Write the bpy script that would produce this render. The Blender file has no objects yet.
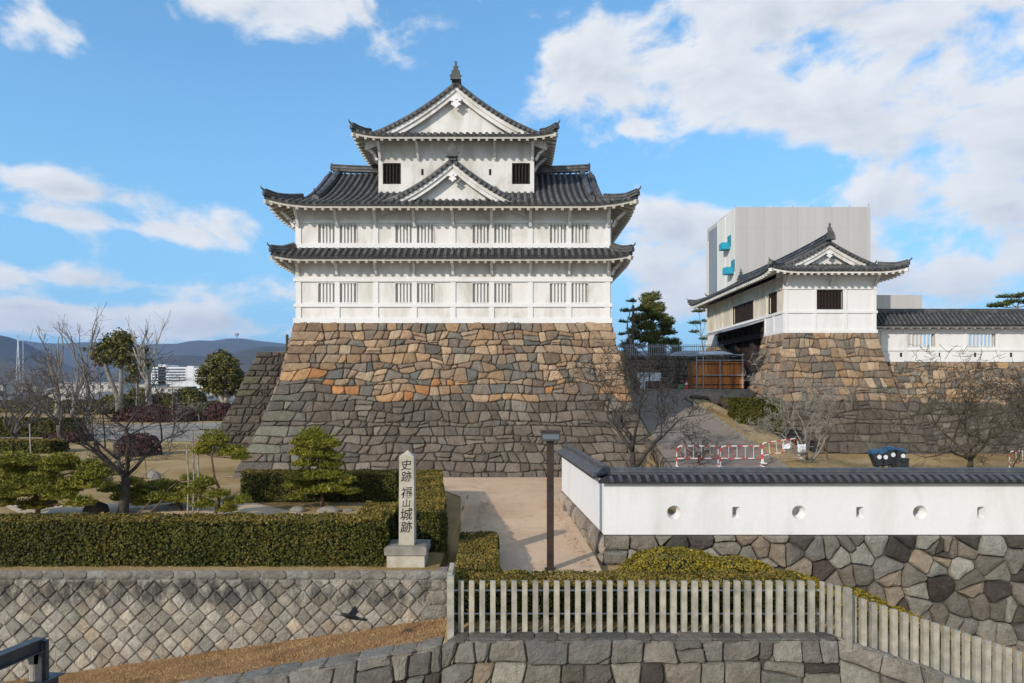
import bpy, bmesh, math, random
import numpy as np
from mathutils import Vector, Matrix
R = math.radians
random.seed(7); rng = np.random.default_rng(11)
sc = bpy.context.scene
col = sc.collection
CH = 4.8            # camera height
F = 683.0           # focal length in pixels
HR = 387.0          # horizon row
# ---------------------------------------------------------------- camera
cam = bpy.data.cameras.new('camera'); camo = bpy.data.objects.new('camera', cam); col.objects.link(camo)
camo.location = (0, 0, CH); camo.rotation_euler = (R(90), 0, 0)
cam.sensor_width = 36; cam.lens = 36 * F / 1024; cam.shift_y = (HR - 341.5) / 1024
cam.clip_start = 0.1; cam.clip_end = 30000
sc.camera = camo
# ---------------------------------------------------------------- sun and sky
SUN_EL, SUN_AZ = 24.5, 41.0     # sun stands behind the camera on its left
SUN_STRENGTH, SKY_STRENGTH, EXPO = 3.7, 0.10, 0.0
sd = bpy.data.lights.new('sun', 'SUN'); sd.energy = SUN_STRENGTH; sd.angle = R(0.6); sd.color = (1, .915, .82)
so = bpy.data.objects.new('sun', sd); col.objects.link(so)
sv = Vector((-math.sin(R(SUN_AZ)) * math.cos(R(SUN_EL)), -math.cos(R(SUN_AZ)) * math.cos(R(SUN_EL)), math.sin(R(SUN_EL))))
so.rotation_euler = sv.to_track_quat('Z', 'Y').to_euler(); so.location = sv * 60
sc.view_settings.view_transform = 'Standard'; sc.view_settings.look = 'None'
sc.view_settings.exposure = EXPO; sc.view_settings.gamma = 1; sc.view_settings.use_curve_mapping = False
w = bpy.data.worlds.new('World'); sc.world = w; w.use_nodes = True

class NT:
    """small helper round a node tree"""
    def __init__(s, nt): s.nt = nt; s.n = nt.nodes; s.l = nt.links
    def new(s, t, **k):
        n = s.n.new(t)
        for a, b in k.items(): setattr(n, a, b)
        return n
    def put(s, sock, v):
        if hasattr(v, 'is_output') or isinstance(v, bpy.types.NodeSocket): s.l.new(v, sock)
        else: sock.default_value = v
    def m(s, op, a, b=0.0, c=0.0, clamp=False):
        n = s.new('ShaderNodeMath', operation=op); n.use_clamp = clamp
        s.put(n.inputs[0], a)
        if len(n.inputs) > 1: s.put(n.inputs[1], b)
        if len(n.inputs) > 2: s.put(n.inputs[2], c)
        return n.outputs[0]
    def noise(s, vec, scale, detail=4, rough=.55, dist=0.0, col=False):
        n = s.new('ShaderNodeTexNoise'); n.inputs['Scale'].default_value = scale
        n.inputs['Detail'].default_value = detail; n.inputs['Roughness'].default_value = rough
        n.inputs['Distortion'].default_value = dist
        if vec is not None: s.l.new(vec, n.inputs['Vector'])
        return n.outputs['Color' if col else 'Fac']
    def mix(s, f, a, b, mode='MIX'):
        n = s.new('ShaderNodeMix', data_type='RGBA', blend_type=mode)
        s.put(n.inputs[0], f); s.put(n.inputs[6], a); s.put(n.inputs[7], b)
        return n.outputs[2]
    def ramp(s, f, stops, interp='LINEAR'):
        n = s.new('ShaderNodeValToRGB'); cr = n.color_ramp; cr.interpolation = interp
        while len(cr.elements) < len(stops): cr.elements.new(.5)
        for e, (p, c) in zip(cr.elements, stops):
            e.position = p; e.color = tuple(c) + ((1,) if len(c) == 3 else ())
        s.put(n.inputs[0], f); return n.outputs[0]
    def rng(s, f, a, b, c=0.0, d=1.0, smooth=False):
        n = s.new('ShaderNodeMapRange'); n.interpolation_type = 'SMOOTHSTEP' if smooth else 'LINEAR'
        s.put(n.inputs[0], f)
        for i, v in enumerate((a, b, c, d)): n.inputs[i + 1].default_value = v
        return n.outputs[0]
def c4(c): return tuple(c) + (1,) if len(c) == 3 else tuple(c)
def srgb(r, g, b):
    f = lambda v: (v / 255 / 12.92) if v / 255 <= .04045 else ((v / 255 + .055) / 1.055) ** 2.4
    return (f(r), f(g), f(b))

t = NT(w.node_tree); bg = t.n['Background']; bg.inputs['Strength'].default_value = SKY_STRENGTH
sky = t.new('ShaderNodeTexSky', sky_type='NISHITA'); sky.sun_disc = False
sky.sun_elevation = R(SUN_EL); sky.sun_rotation = R(180 + SUN_AZ); sky.air_density = 1.0; sky.dust_density = .6; sky.ozone_density = 2.0
tc = t.new('ShaderNodeTexCoord'); sep = t.new('ShaderNodeSeparateXYZ'); t.l.new(tc.outputs['Generated'], sep.inputs[0])
dx, dy, dz = sep.outputs
az = t.m('ARCTAN2', dx, dy); el = t.m('ARCSINE', dz)
# clouds: world-direction banks broken up by noise
def bank(px, row, rx, ry, wgt):
    a0 = math.atan((px - 512) / F); e0 = math.atan((HR - row) / F * math.cos(a0))
    ra = rx / F * math.cos(a0) ** 2; re = ry / F * math.cos(a0)
    u = t.m('DIVIDE', t.m('SUBTRACT', az, a0), ra); v = t.m('DIVIDE', t.m('SUBTRACT', el, e0), re)
    r2 = t.m('ADD', t.m('MULTIPLY', u, u), t.m('MULTIPLY', v, v))
    return t.m('MULTIPLY', t.m('EXPONENT', t.m('MULTIPLY', r2, -0.8)), wgt)
banks = [(45, 18, 75, 36, .9), (330, 8, 120, 42, 1.0), (190, 5, 60, 20, .5), (620, 65, 80, 50, 1.05), (720, 45, 120, 62, 1.0), (880, 40, 150, 80, .95), (850, 120, 100, 34, .6),
         (990, 165, 100, 40, .8), (70, 188, 95, 13, .95), (60, 217, 90, 11, .9), (205, 228, 75, 26, 1.0), (90, 280, 150, 13, .95), (190, 324, 160, 17, 1.15), (40, 318, 110, 15, 1.05),
         (700, 222, 80, 32, .8), (880, 225, 180, 32, .85), (690, 275, 70, 30, .7), (980, 285, 120, 34, 1.0), (650, 310, 60, 30, .8), (637, 130, 18, 8, .6), (560, 85, 40, 22, .6), (800, 305, 100, 40, .7),
         (1100, 120, 200, 90, 1), (1350, 150, 300, 90, 1), (1800, 260, 500, 100, 1), (-450, 130, 300, 80, .9), (-900, 280, 500, 80, 1)]
acc = t.m('MULTIPLY', t.rng(dy, .25, -.35, 0, 1, True), .95)      # unseen cloud added behind the camera to whiten the fill light
for b_ in banks:
    o_ = bank(*b_); acc = o_ if acc is None else t.m('ADD', acc, o_)
comb = t.new('ShaderNodeCombineXYZ'); t.l.new(az, comb.inputs[0]); t.l.new(t.m('MULTIPLY', el, 1.7), comb.inputs[1])
comb2 = t.new('ShaderNodeCombineXYZ'); t.l.new(t.m('ADD', az, -0.018), comb2.inputs[0]); t.l.new(t.m('MULTIPLY', t.m('ADD', el, .022), 1.7), comb2.inputs[1])
def dens(vec):
    n1 = t.noise(vec, 7.5, 9, .58, .25); n2 = t.noise(vec, 2.6, 3, .5)
    v = t.m('ADD', t.m('MULTIPLY', n1, 2.7), t.m('MULTIPLY', n2, .9))
    return t.m('SUBTRACT', t.m('ADD', v, t.m('MULTIPLY', t.m('MINIMUM', acc, 1.15), .80)), 2.20)
d1 = dens(comb.outputs[0]); d2 = dens(comb2.outputs[0])
cover = t.rng(d1, 0, .48, 0, .98, True)
shade = t.rng(d2, .15, 1.1, 0, 1)
ccol = t.ramp(shade, [(0, (8.9, 9.15, 9.4)), (.5, (7.7, 8.05, 8.6)), (1, (6.0, 6.45, 7.3))])
hs = t.new('ShaderNodeHueSaturation'); hs.inputs['Saturation'].default_value = 1.08; hs.inputs['Value'].default_value = 2.12
t.l.new(sky.outputs[0], hs.inputs['Color'])
skc = t.mix(1.0, hs.outputs[0], (.72, 1.0, 1.10, 1), 'MULTIPLY')
skc = t.mix(t.rng(el, .0, .42, .9, .25), skc, (2.7, 6.0, 9.5, 1))
t.l.new(t.mix(cover, skc, ccol), bg.inputs['Color'])

# ---------------------------------------------------------------- materials
M = {}
def mat(name, base, rough=.8, fn=None, metal=0, spec=.3):
    m = bpy.data.materials.new(name); m.use_nodes = True; t = NT(m.node_tree); b = t.n['Principled BSDF']
    b.inputs['Base Color'].default_value = c4(base); b.inputs['Roughness'].default_value = rough
    b.inputs['Metallic'].default_value = metal; b.inputs['Specular IOR Level'].default_value = spec
    if fn:
        g = t.new('ShaderNodeNewGeometry'); pos = t.new('ShaderNodeTexCoord').outputs['Object']
        fn(t, b, pos, g)
    M[name] = m; return m
def dull(m, s=.04): M[m].node_tree.nodes['Principled BSDF'].inputs['Specular IOR Level'].default_value = s
def bump(t, b, h, dist, strength=1.0):
    n = t.new('ShaderNodeBump'); n.inputs['Distance'].default_value = dist; n.inputs['Strength'].default_value = strength
    t.l.new(h, n.inputs['Height']); t.l.new(n.outputs[0], b.inputs['Normal'])
def setc(t, b, c): t.l.new(c, b.inputs['Base Color'])
def mottled(c1, c2, scale, bs=None, bd=.01, detail=5):
    def fn(t, b, pos, g):
        f = t.rng(t.noise(pos, scale, detail), .3, .7)
        setc(t, b, t.mix(f, c4(c1), c4(c2)))
        if bs: bump(t, b, t.noise(pos, bs, 5), bd)
    return fn
def f_plaster(tint, stain, amt, lo=.43, hi=.74):
    def fn(t, b, pos, g):
        mp = t.new('ShaderNodeMapping'); mp.inputs['Scale'].default_value = (1, 1, .35); t.l.new(pos, mp.inputs[0])
        f = t.rng(t.noise(mp.outputs[0], 1.1, 7, .62, .6), lo, hi, 0, amt)
        mp2 = t.new('ShaderNodeMapping'); mp2.inputs['Scale'].default_value = (3.2, 3.2, .22); t.l.new(pos, mp2.inputs[0])
        f3 = t.rng(t.noise(mp2.outputs[0], 1.3, 6, .65), .55, .85, 0, amt * .36)
        f2 = t.rng(t.noise(pos, 6, 6, .7), .35, .75, 0, .14)
        c = t.mix(f, c4(tint), c4(stain)); c = t.mix(f2, c, (.45, .44, .42, 1)); c = t.mix(f3, c, c4(tuple(a * .8 for a in stain)))
        setc(t, b, c); bump(t, b, t.noise(pos, 9, 6), .008)
    return fn
mat('plaster', (.8, .79, .76), .85, f_plaster((.69, .67, .635), (.42, .39, .33), .95))
mat('plaster_sunlit_cream', (.7, .67, .6), .85, f_plaster((.70, .64, .53), (.42, .35, .24), .85))  # warm sun on the gate's left side put into the tint, stains over it
mat('plaster_new', (.82, .82, .82), .8, f_plaster((.71, .705, .69), (.50, .48, .43), .55, .5, .8))
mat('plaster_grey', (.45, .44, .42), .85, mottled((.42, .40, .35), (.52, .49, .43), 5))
def f_tile(t, b, pos, g):
    f = t.noise(pos, 2.2, 6, .65); f2 = t.noise(pos, 14, 3)
    c = t.ramp(f, [(.3, (.026, .026, .027)), (.52, (.062, .061, .06)), (.72, (.17, .16, .145))])
    c = t.mix(t.rng(f2, .45, .75, 0, .5), c, (.10, .105, .10, 1))
    setc(t, b, c); bump(t, b, f2, .01)
mat('tile', (.06, .06, .07), .55, f_tile, spec=.5)
mat('tile_pan_shaded', (.02, .02, .022), .7, mottled((.012, .012, .013), (.035, .034, .034), 3))  # pans coloured near black to hold the shade between the ribs
def f_tile2(t, b, pos, g):
    f = t.noise(pos, 5, 6, .65)
    setc(t, b, t.ramp(f, [(.3, (.050, .055, .063)), (.6, (.085, .092, .103)), (.8, (.15, .152, .155))])); bump(t, b, t.noise(pos, 20, 3), .006)
mat('tile_blue', (.08, .09, .11), .5, f_tile2, spec=.35)
def f_stone(t, b, pos, g):
    at = t.new('ShaderNodeAttribute', attribute_name='scol'); c = at.outputs['Color']
    f = t.noise(pos, 3.2, 8, .68); f2 = t.noise(pos, 16, 6, .7); f3 = t.noise(pos, 1.1, 5, .6)
    c = t.mix(t.rng(f, .35, .7, 0, 1), c, t.mix(1, c, (.62, .60, .58, 1), 'MULTIPLY'))
    c = t.mix(t.rng(f2, .45, .72, 0, .55), c, t.mix(1, c, (1.5, 1.45, 1.38, 1), 'MULTIPLY'))
    c = t.mix(t.rng(f3, .60, .72, 0, .35), c, (.22, .25, .19, 1))
    setc(t, b, c)
    h = t.m('ADD', t.m('MULTIPLY', f2, .6), t.m('MULTIPLY', t.noise(pos, 6, 7, .7), 1.0)); bump(t, b, h, .10, 1.0)
mat('stone', (.2, .18, .15), .9, f_stone, spec=.2)
def f_stained(t, b, pos, g):
    f_stone(t, b, pos, g); c = b.inputs['Base Color'].links[0].from_socket; sz = t.new('ShaderNodeSeparateXYZ'); t.l.new(pos, sz.inputs[0]); z = sz.outputs[2]
    mp = t.new('ShaderNodeMapping'); mp.inputs['Scale'].default_value = (1, 1, .5); t.l.new(pos, mp.inputs[0]); n = t.noise(mp.outputs[0], 3.2, 6, .68, .8); n2 = t.noise(mp.outputs[0], .9, 3)
    band = t.m('MULTIPLY', t.rng(z, .42, .22, 0, 1, True), t.rng(z, -.55, .0, 0, 1, True)); k = t.m('MULTIPLY', t.m('ADD', t.m('MULTIPLY', band, .8), .08), t.rng(t.m('ADD', n, t.m('MULTIPLY', n2, .35)), .56, .78, 0, 1)); k = t.m('MINIMUM', k, .85)
    setc(t, b, t.mix(k, c, (.055, .052, .05, 1)))
mat('stone_stained', (.3, .28, .24), .9, f_stained, spec=.2)
mat('gap', (.035, .032, .028), 1.0, mottled((.035, .031, .026), (.085, .075, .06), 3))
mat('mortar', (.2, .18, .15), 1.0, mottled((.16, .14, .115), (.27, .24, .20), 6, 30))
def f_leaf(cs, seed=0):
    def fn(t, b, pos, g):
        r = g.outputs['Random Per Island']; f = t.noise(pos, .9, 4)
        r2 = t.m('ADD', t.m('MULTIPLY', r, .62), t.m('MULTIPLY', t.rng(f, .32, .68), .38))
        n = len(cs); setc(t, b, t.ramp(r2, [(i / (n - 1), c) for i, c in enumerate(cs)]))
        b.inputs['Subsurface Weight'].default_value = 0
    return fn
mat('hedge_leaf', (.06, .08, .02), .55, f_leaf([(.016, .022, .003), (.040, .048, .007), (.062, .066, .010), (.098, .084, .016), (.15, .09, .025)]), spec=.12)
mat('hedge_lit_top_leaf', (.1, .09, .03), .6, f_leaf([(.045, .042, .006), (.105, .088, .016), (.16, .122, .024), (.22, .155, .036), (.27, .17, .05)]), spec=.12)  # browner clipped tops, with their sunlit brightness put into the colour
mat('golden_leaf', (.2, .16, .03), .6, f_leaf([(.06, .055, .004), (.15, .12, .008), (.25, .19, .012), (.31, .20, .02)]))
mat('needle', (.1, .12, .02), .6, f_leaf([(.045, .055, .006), (.13, .135, .012), (.24, .22, .022), (.36, .30, .04)]))
mat('needle_dark', (.05, .07, .02), .6, f_leaf([(.016, .028, .008), (.045, .065, .014), (.08, .10, .02), (.14, .15, .03)]))
mat('needle_mid', (.1, .12, .02), .6, f_leaf([(.025, .036, .008), (.07, .085, .015), (.13, .14, .025), (.20, .19, .04)]))
mat('evergreen_leaf', (.06, .07, .02), .6, f_leaf([(.024, .026, .005), (.07, .07, .010), (.13, .115, .018), (.22, .175, .035)]))
mat('maroon_leaf', (.06, .02, .02), .6, f_leaf([(.03, .012, .010), (.07, .022, .018), (.12, .045, .03)]))
mat('twig', (.12, .1, .08), .9, f_leaf([(.05, .042, .034), (.10, .085, .07), (.16, .14, .115)]))
mat('core', (.012, .014, .006), 1.0)
mat('bark', (.06, .05, .04), .95, mottled((.025, .021, .017), (.075, .063, .052), 9, 18, .02))
mat('bark_mid', (.1, .085, .075), .95, mottled((.06, .05, .045), (.15, .13, .115), 8, 18, .02))
mat('bark_grey', (.2, .18, .15), .95, mottled((.13, .115, .10), (.30, .27, .23), 8, 18, .02))
mat('bark_pale', (.3, .27, .23), .95, mottled((.22, .19, .16), (.42, .38, .33), 8, 18, .02))
mat('bark_pine', (.1, .06, .04), .95, mottled((.06, .035, .025), (.17, .11, .075), 8, 18, .02))
mat('bark_moss', (.05, .05, .03), .95, mottled((.035, .03, .022), (.095, .08, .045), 4, 18, .02))
def f_path(t, b, pos, g):
    f = t.noise(pos, .35, 6, .6); f2 = t.noise(pos, 40, 4, .7); f3 = t.noise(pos, 1.6, 6, .65, 1.0)
    c = t.ramp(f, [(.3, (.50, .345, .225)), (.5, (.60, .43, .29)), (.7, (.68, .50, .345))])
    c = t.mix(t.rng(f2, .4, .7, 0, .35), c, (.38, .27, .18, 1)); c = t.mix(t.rng(f3, .52, .70, 0, .6), c, (.36, .28, .20, 1))
    setc(t, b, c); bump(t, b, f2, .01)
mat('path', (.45, .35, .27), .95, f_path)
def f_asph(t, b, pos, g):
    f = t.noise(pos, .5, 6, .6); f2 = t.noise(pos, 30, 4, .7)
    c = t.ramp(f, [(.3, (.23, .185, .15)), (.7, (.32, .26, .21))]); c = t.mix(t.rng(f2, .4, .7, 0, .4), c, (.11, .095, .085, 1)); setc(t, b, c); bump(t, b, f2, .01)
mat('ramp_asphalt', (.2, .17, .15), .95, f_asph)
mat('asphalt', (.2, .2, .2), .95, mottled((.28, .235, .19), (.36, .305, .25), 1.2, 30, .01))
mat('gravel', (.4, .36, .3), .95, mottled((.46, .35, .235), (.64, .50, .35), 2, 40, .01))
def f_ground(t, b, pos, g):
    f = t.noise(pos, .16, 6, .62, .5); f2 = t.noise(pos, 14, 6, .7); f3 = t.noise(pos, .7, 6, .6)
    c = t.ramp(f, [(.32, (.20, .15, .06)), (.47, (.40, .27, .12)), (.6, (.52, .37, .19)), (.75, (.44, .33, .21))])
    c = t.mix(t.rng(f2, .38, .68, 0, .6), c, (.17, .12, .055, 1)); c = t.mix(t.rng(f3, .55, .75, 0, .5), c, (.52, .40, .26, 1)); setc(t, b, c); bump(t, b, f2, .06)
mat('ground', (.25, .2, .12), .98, f_ground)
def f_dry(t, b, pos, g):
    f = t.noise(pos, 1.3, 7, .66); f2 = t.noise(pos, 22, 6, .75)
    c = t.ramp(f, [(.3, (.16, .105, .045)), (.5, (.34, .195, .095)), (.7, (.46, .29, .15))]); c = t.mix(t.rng(f2, .4, .7, 0, .6), c, (.12, .07, .03, 1)); setc(t, b, c); bump(t, b, f2, .04)
mat('dry_ground', (.25, .14, .07), .98, f_dry)
for m_ in ('path', 'ramp_asphalt', 'asphalt', 'gravel', 'ground', 'dry_ground'): dull(m_)
mat('straw', (.3, .2, .1), .9, f_leaf([(.18, .095, .04), (.36, .20, .09), (.52, .34, .17), (.30, .27, .10)]))
mat('wood_dark', (.035, .025, .02), .8, mottled((.02, .014, .011), (.06, .042, .032), 6, 20, .01))
def f_wood(t, b, pos, g):
    mp = t.new('ShaderNodeMapping'); mp.inputs['Scale'].default_value = (3.2, 3.2, .3); t.l.new(pos, mp.inputs[0])
    f = t.noise(mp.outputs[0], 1.2, 5, .6)
    setc(t, b, t.ramp(f, [(.3, (.20, .06, .018)), (.5, (.42, .15, .038)), (.7, (.60, .25, .07))])); bump(t, b, f, .01)
mat('wood_orange', (.3, .12, .04), .7, f_wood)
mat('wood_window', (.05, .03, .02), .8, mottled((.012, .008, .006), (.036, .021, .014), 6, 20, .01))
mat('dark_void', (.012, .011, .010), .9)
mat('galvanised', (.35, .36, .38), .5, mottled((.28, .29, .31), (.42, .43, .45), 6), metal=.3)
def f_steel(t, b, pos, g):
    f = t.noise(pos, 7, 5); nz = t.new('ShaderNodeSeparateXYZ'); t.l.new(g.outputs['Normal'], nz.inputs[0])
    setc(t, b, t.mix(t.rng(f, .4, .7, 0, .8), (.030, .036, .046, 1), (.085, .075, .07, 1)))
mat('steel', (.04, .045, .055), .45, f_steel, metal=.2, spec=.5)
mat('concrete', (.35, .33, .29), .9, mottled((.15, .135, .11), (.30, .275, .235), 3, 25, .008))
def f_post(t, b, pos, g):
    oi = t.new('ShaderNodeObjectInfo'); f = t.rng(t.noise(pos, 4.5, 6), .3, .7)
    c = t.mix(f, (.23, .215, .18, 1), (.41, .385, .33, 1)); k = t.m('ADD', t.m('MULTIPLY', oi.outputs['Random'], .35), .80)
    c = t.mix(1, c, t.ramp(oi.outputs['Random'], [(0, (.72, .72, .70)), (.5, (1, 1, .97)), (1, (1.12, 1.08, 1.0))]), 'MULTIPLY'); setc(t, b, c); bump(t, b, t.noise(pos, 28, 5), .008)
mat('post_stone', (.36, .35, .31), .9, f_post)
def f_monu(t, b, pos, g):
    f = t.noise(pos, 3, 7, .65); f2 = t.noise(pos, 45, 3)
    c = t.ramp(f, [(.3, (.30, .27, .20)), (.7, (.52, .48, .40))]); c = t.mix(t.rng(f2, .5, .7, 0, .4), c, (.22, .21, .19, 1)); setc(t, b, c); bump(t, b, f2, .004)
mat('granite', (.45, .42, .35), .85, f_monu)
mat('ink', (.012, .012, .012), .7)
mat('lamp_metal', (.03, .022, .018), .5, mottled((.022, .016, .013), (.055, .034, .026), 3))
mat('lamp_grey', (.05, .05, .05), .5)
mat('glass_dull', (.12, .14, .16), .25)
mat('red_paint', (.55, .035, .03), .6, mottled((.5, .03, .025), (.6, .07, .05), 12))
mat('white_paint', (.75, .75, .74), .6, mottled((.66, .66, .65), (.8, .8, .79), 10))
mat('green_mesh', (.03, .35, .14), .7, mottled((.03, .28, .10), (.04, .42, .18), 8))
mat('blue_cap', (.035, .10, .19), .5, mottled((.02, .07, .14), (.05, .14, .26), 8))
mat('dark_cloth', (.022, .027, .030), .7, mottled((.014, .018, .02), (.035, .042, .045), 8))
mat('board_white', (.62, .65, .68), .6, mottled((.55, .58, .62), (.72, .74, .76), 3))
def f_tarp(c1, c2):
    def fn(t, b, pos, g):
        sx = t.new('ShaderNodeSeparateXYZ'); t.l.new(pos, sx.inputs[0])
        s = t.m('ADD', sx.outputs[0], sx.outputs[1])
        pl = t.m('PINGPONG', s, .93); seam = t.m('LESS_THAN', pl, .035)
        pz = t.m('LESS_THAN', t.m('PINGPONG', sx.outputs[2], 2.7), .03)
        mp = t.new('ShaderNodeMapping'); mp.inputs['Scale'].default_value = (.5, .5, .05); t.l.new(pos, mp.inputs[0])
        f = t.noise(mp.outputs[0], 1.0, 6, .6)
        c = t.mix(t.rng(f, .3, .7), c4(c1), c4(c2)); k = t.m('MAXIMUM', t.m('MULTIPLY', seam, .22), t.m('MULTIPLY', pz, .12))
        c = t.mix(k, c, (.18, .18, .18, 1)); setc(t, b, c)
        bump(t, b, t.m('ADD', t.m('MULTIPLY', f, .5), t.m('MULTIPLY', pl, .25)), .12)
    return fn
mat('tarp', (.5, .5, .5), .8, f_tarp((.40, .39, .375), (.45, .44, .425)))
mat('tarp_pale', (.6, .6, .55), .8, f_tarp((.60, .59, .54), (.68, .67, .62)))
mat('tarp_mesh', (.2, .23, .26), .8, f_tarp((.15, .175, .20), (.24, .27, .30)))
mat('cyan_paint', (.02, .30, .42), .6)
mat('far_white', (.7, .7, .7), .8, mottled((.6, .6, .6), (.75, .75, .74), .08))
mat('far_cream', (.5, .46, .4), .8, mottled((.42, .39, .33), (.55, .52, .46), .2))
mat('far_grey', (.25, .26, .28), .8, mottled((.2, .21, .23), (.32, .33, .34), .2))
mat('far_roof', (.12, .12, .13), .8, mottled((.08, .085, .10), (.18, .17, .17), .2))
mat('far_glass', (.08, .1, .12), .3)
def f_hill(t, b, pos, g):
    f = t.noise(pos, .006, 8, .65); f2 = t.noise(pos, .03, 8, .7)
    c = t.ramp(f, [(.3, (.035, .042, .018)), (.5, (.075, .062, .032)), (.7, (.12, .085, .05))]); c = t.mix(t.rng(f2, .35, .65, 0, .7), c, (.03, .034, .016, 1)); setc(t, b, c); bump(t, b, f2, 14)
mat('hill', (.07, .06, .03), 1, f_hill)
mat('city_ground', (.12, .12, .11), 1, mottled((.07, .075, .06), (.2, .19, .17), .02))
mat('feather', (.012, .012, .014), .6)

# ---------------------------------------------------------------- mesh helper
class MB:
    def __init__(s): s.v = []; s.f = []; s.mi = []; s.c = None
    def add(s, vs, fs, mi=0):
        o = len(s.v); s.v.extend(vs); s.f.extend([tuple(i + o for i in f) for f in fs]); s.mi.extend([mi] * len(fs))
    def box(s, x0, x1, y0, y1, z0, z1, mi=0):
        s.add([(x0, y0, z0), (x1, y0, z0), (x1, y1, z0), (x0, y1, z0), (x0, y0, z1), (x1, y0, z1), (x1, y1, z1), (x0, y1, z1)],
              [(0, 3, 2, 1), (4, 5, 6, 7), (0, 1, 5, 4), (1, 2, 6, 5), (2, 3, 7, 6), (3, 0, 4, 7)], mi)
    def bar(s, p, q, wx, wz, mi=0, up=(0, 0, 1)):
        p = Vector(p); q = Vector(q); d = (q - p).normalized(); u = Vector(up)
        if abs(d.dot(u)) > .98: u = Vector((0, 1, 0))
        sd_ = d.cross(u).normalized(); u = sd_.cross(d)
        vs = []
        for e in (p, q):
            for a, b in ((-1, -1), (1, -1), (1, 1), (-1, 1)): vs.append(tuple(e + sd_ * a * wx / 2 + u * b * wz / 2))
        s.add(vs, [(0, 1, 2, 3), (7, 6, 5, 4), (0, 4, 5, 1), (1, 5, 6, 2), (2, 6, 7, 3), (3, 7, 4, 0)], mi)
    def sweep(s, pts, prof, mi=0, closed=True, cap=True, up=(0, 0, 1), scale=None):
        """prof: (side, up) points swept along pts"""
        pts = [Vector(p) for p in pts]; n = len(prof); rings = []; prev = None
        for i, p in enumerate(pts):
            d = (pts[min(i + 1, len(pts) - 1)] - pts[max(i - 1, 0)])
            if d.length < 1e-9: d = Vector((0, 1, 0))
            d.normalize(); u = Vector(up) if up else Vector((0, 0, 1))
            if abs(d.dot(u)) > .985: u = Vector((0, 1, 0))
            if not up and prev is not None: sdv = (prev - d * prev.dot(d)).normalized()     # carry the frame along the tube
            else: sdv = d.cross(u).normalized()
            prev = sdv; uu = sdv.cross(d)
            k = scale[i] if scale else 1
            rings += [tuple(p + sdv * a * k + uu * b * k) for a, b in prof]
        fs = []; m = n if closed else n - 1
        for i in range(len(pts) - 1):
            for j in range(m): fs.append((i * n + j, (i + 1) * n + j, (i + 1) * n + (j + 1) % n, i * n + (j + 1) % n))
        if cap and closed: fs.append(tuple(range(n))); fs.append(tuple(reversed(range((len(pts) - 1) * n, len(pts) * n))))
        s.add(rings, fs, mi)
    def tube(s, pts, rad, n=6, mi=0, cap=True):
        rs = rad if isinstance(rad, (list, tuple)) else [rad] * len(pts)
        s.sweep(pts, [(math.cos(2 * math.pi * k / n), math.sin(2 * math.pi * k / n)) for k in range(n)], mi, True, cap, None, rs)
    def prism(s, poly, y0, y1, mi=0, f=None):
        """poly of (x,z), extruded in y; f maps (x,y,z)"""
        n = len(poly); vs = [(x, y0, z) for x, z in poly] + [(x, y1, z) for x, z in poly]
        if f: vs = [f(*v) for v in vs]
        s.add(vs, [tuple(range(n)), tuple(reversed(range(n, 2 * n)))] + [(i + n, (i + 1) % n + n, (i + 1) % n, i) for i in range(n)], mi)
    def build(s, name, mats, parent=None, smooth=False, xf=None):
        me = bpy.data.meshes.new(name)
        v = s.v
        if xf: v = [tuple(xf @ Vector(p)) for p in v]
        if parent is not None:
            r = parent
            while r.parent is not None: r = r.parent
            L = r.get('_o', None)
            if L is not None: v = [(p[0] - L[0], p[1] - L[1], p[2] - L[2]) for p in v]
        me.from_pydata(v, [], s.f)
        if isinstance(mats, str): mats = [mats]
        for m in mats: me.materials.append(M[m])
        if len(mats) > 1: me.polygons.foreach_set('material_index', s.mi)
        if s.c is not None:
            a = me.color_attributes.new('scol', 'FLOAT_COLOR', 'POINT'); arr = np.ones((len(v), 4), dtype=np.float32)
            arr[:, :3] = np.array(s.c, dtype=np.float32); a.data.foreach_set('color', arr.ravel())
        if smooth: me.polygons.foreach_set('use_smooth', [True] * len(me.polygons))
        me.update()
        o = bpy.data.objects.new(name, me); col.objects.link(o)
        if parent is not None: o.parent = parent
        return o
def tag(o, label=None, cat=None, group=None, kind=None):
    if label: o['label'] = label
    if cat: o['category'] = cat
    if group: o['group'] = group
    if kind: o['kind'] = kind
    return o
def thing(name, label, cat, loc=(0, 0, 0), group=None, rz=0):
    o = bpy.data.objects.new(name, None); col.objects.link(o); o.location = loc; o.rotation_euler = (0, 0, rz)
    o['_o'] = tuple(float(a) for a in loc); o.empty_display_size = .3
    return tag(o, label, cat, group)
def cleanup():
    for o in bpy.data.objects:
        if '_o' in o.keys(): del o['_o']
def copy_tree(o, parent=None):
    c = o.copy(); col.objects.link(c)
    if parent is not None: c.parent = parent
    for ch in list(o.children): copy_tree(ch, c)
    return c
def P(px, row, Y): return Vector(((px - 512) / F * Y, Y, CH + (HR - row) * Y / F))
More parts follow.
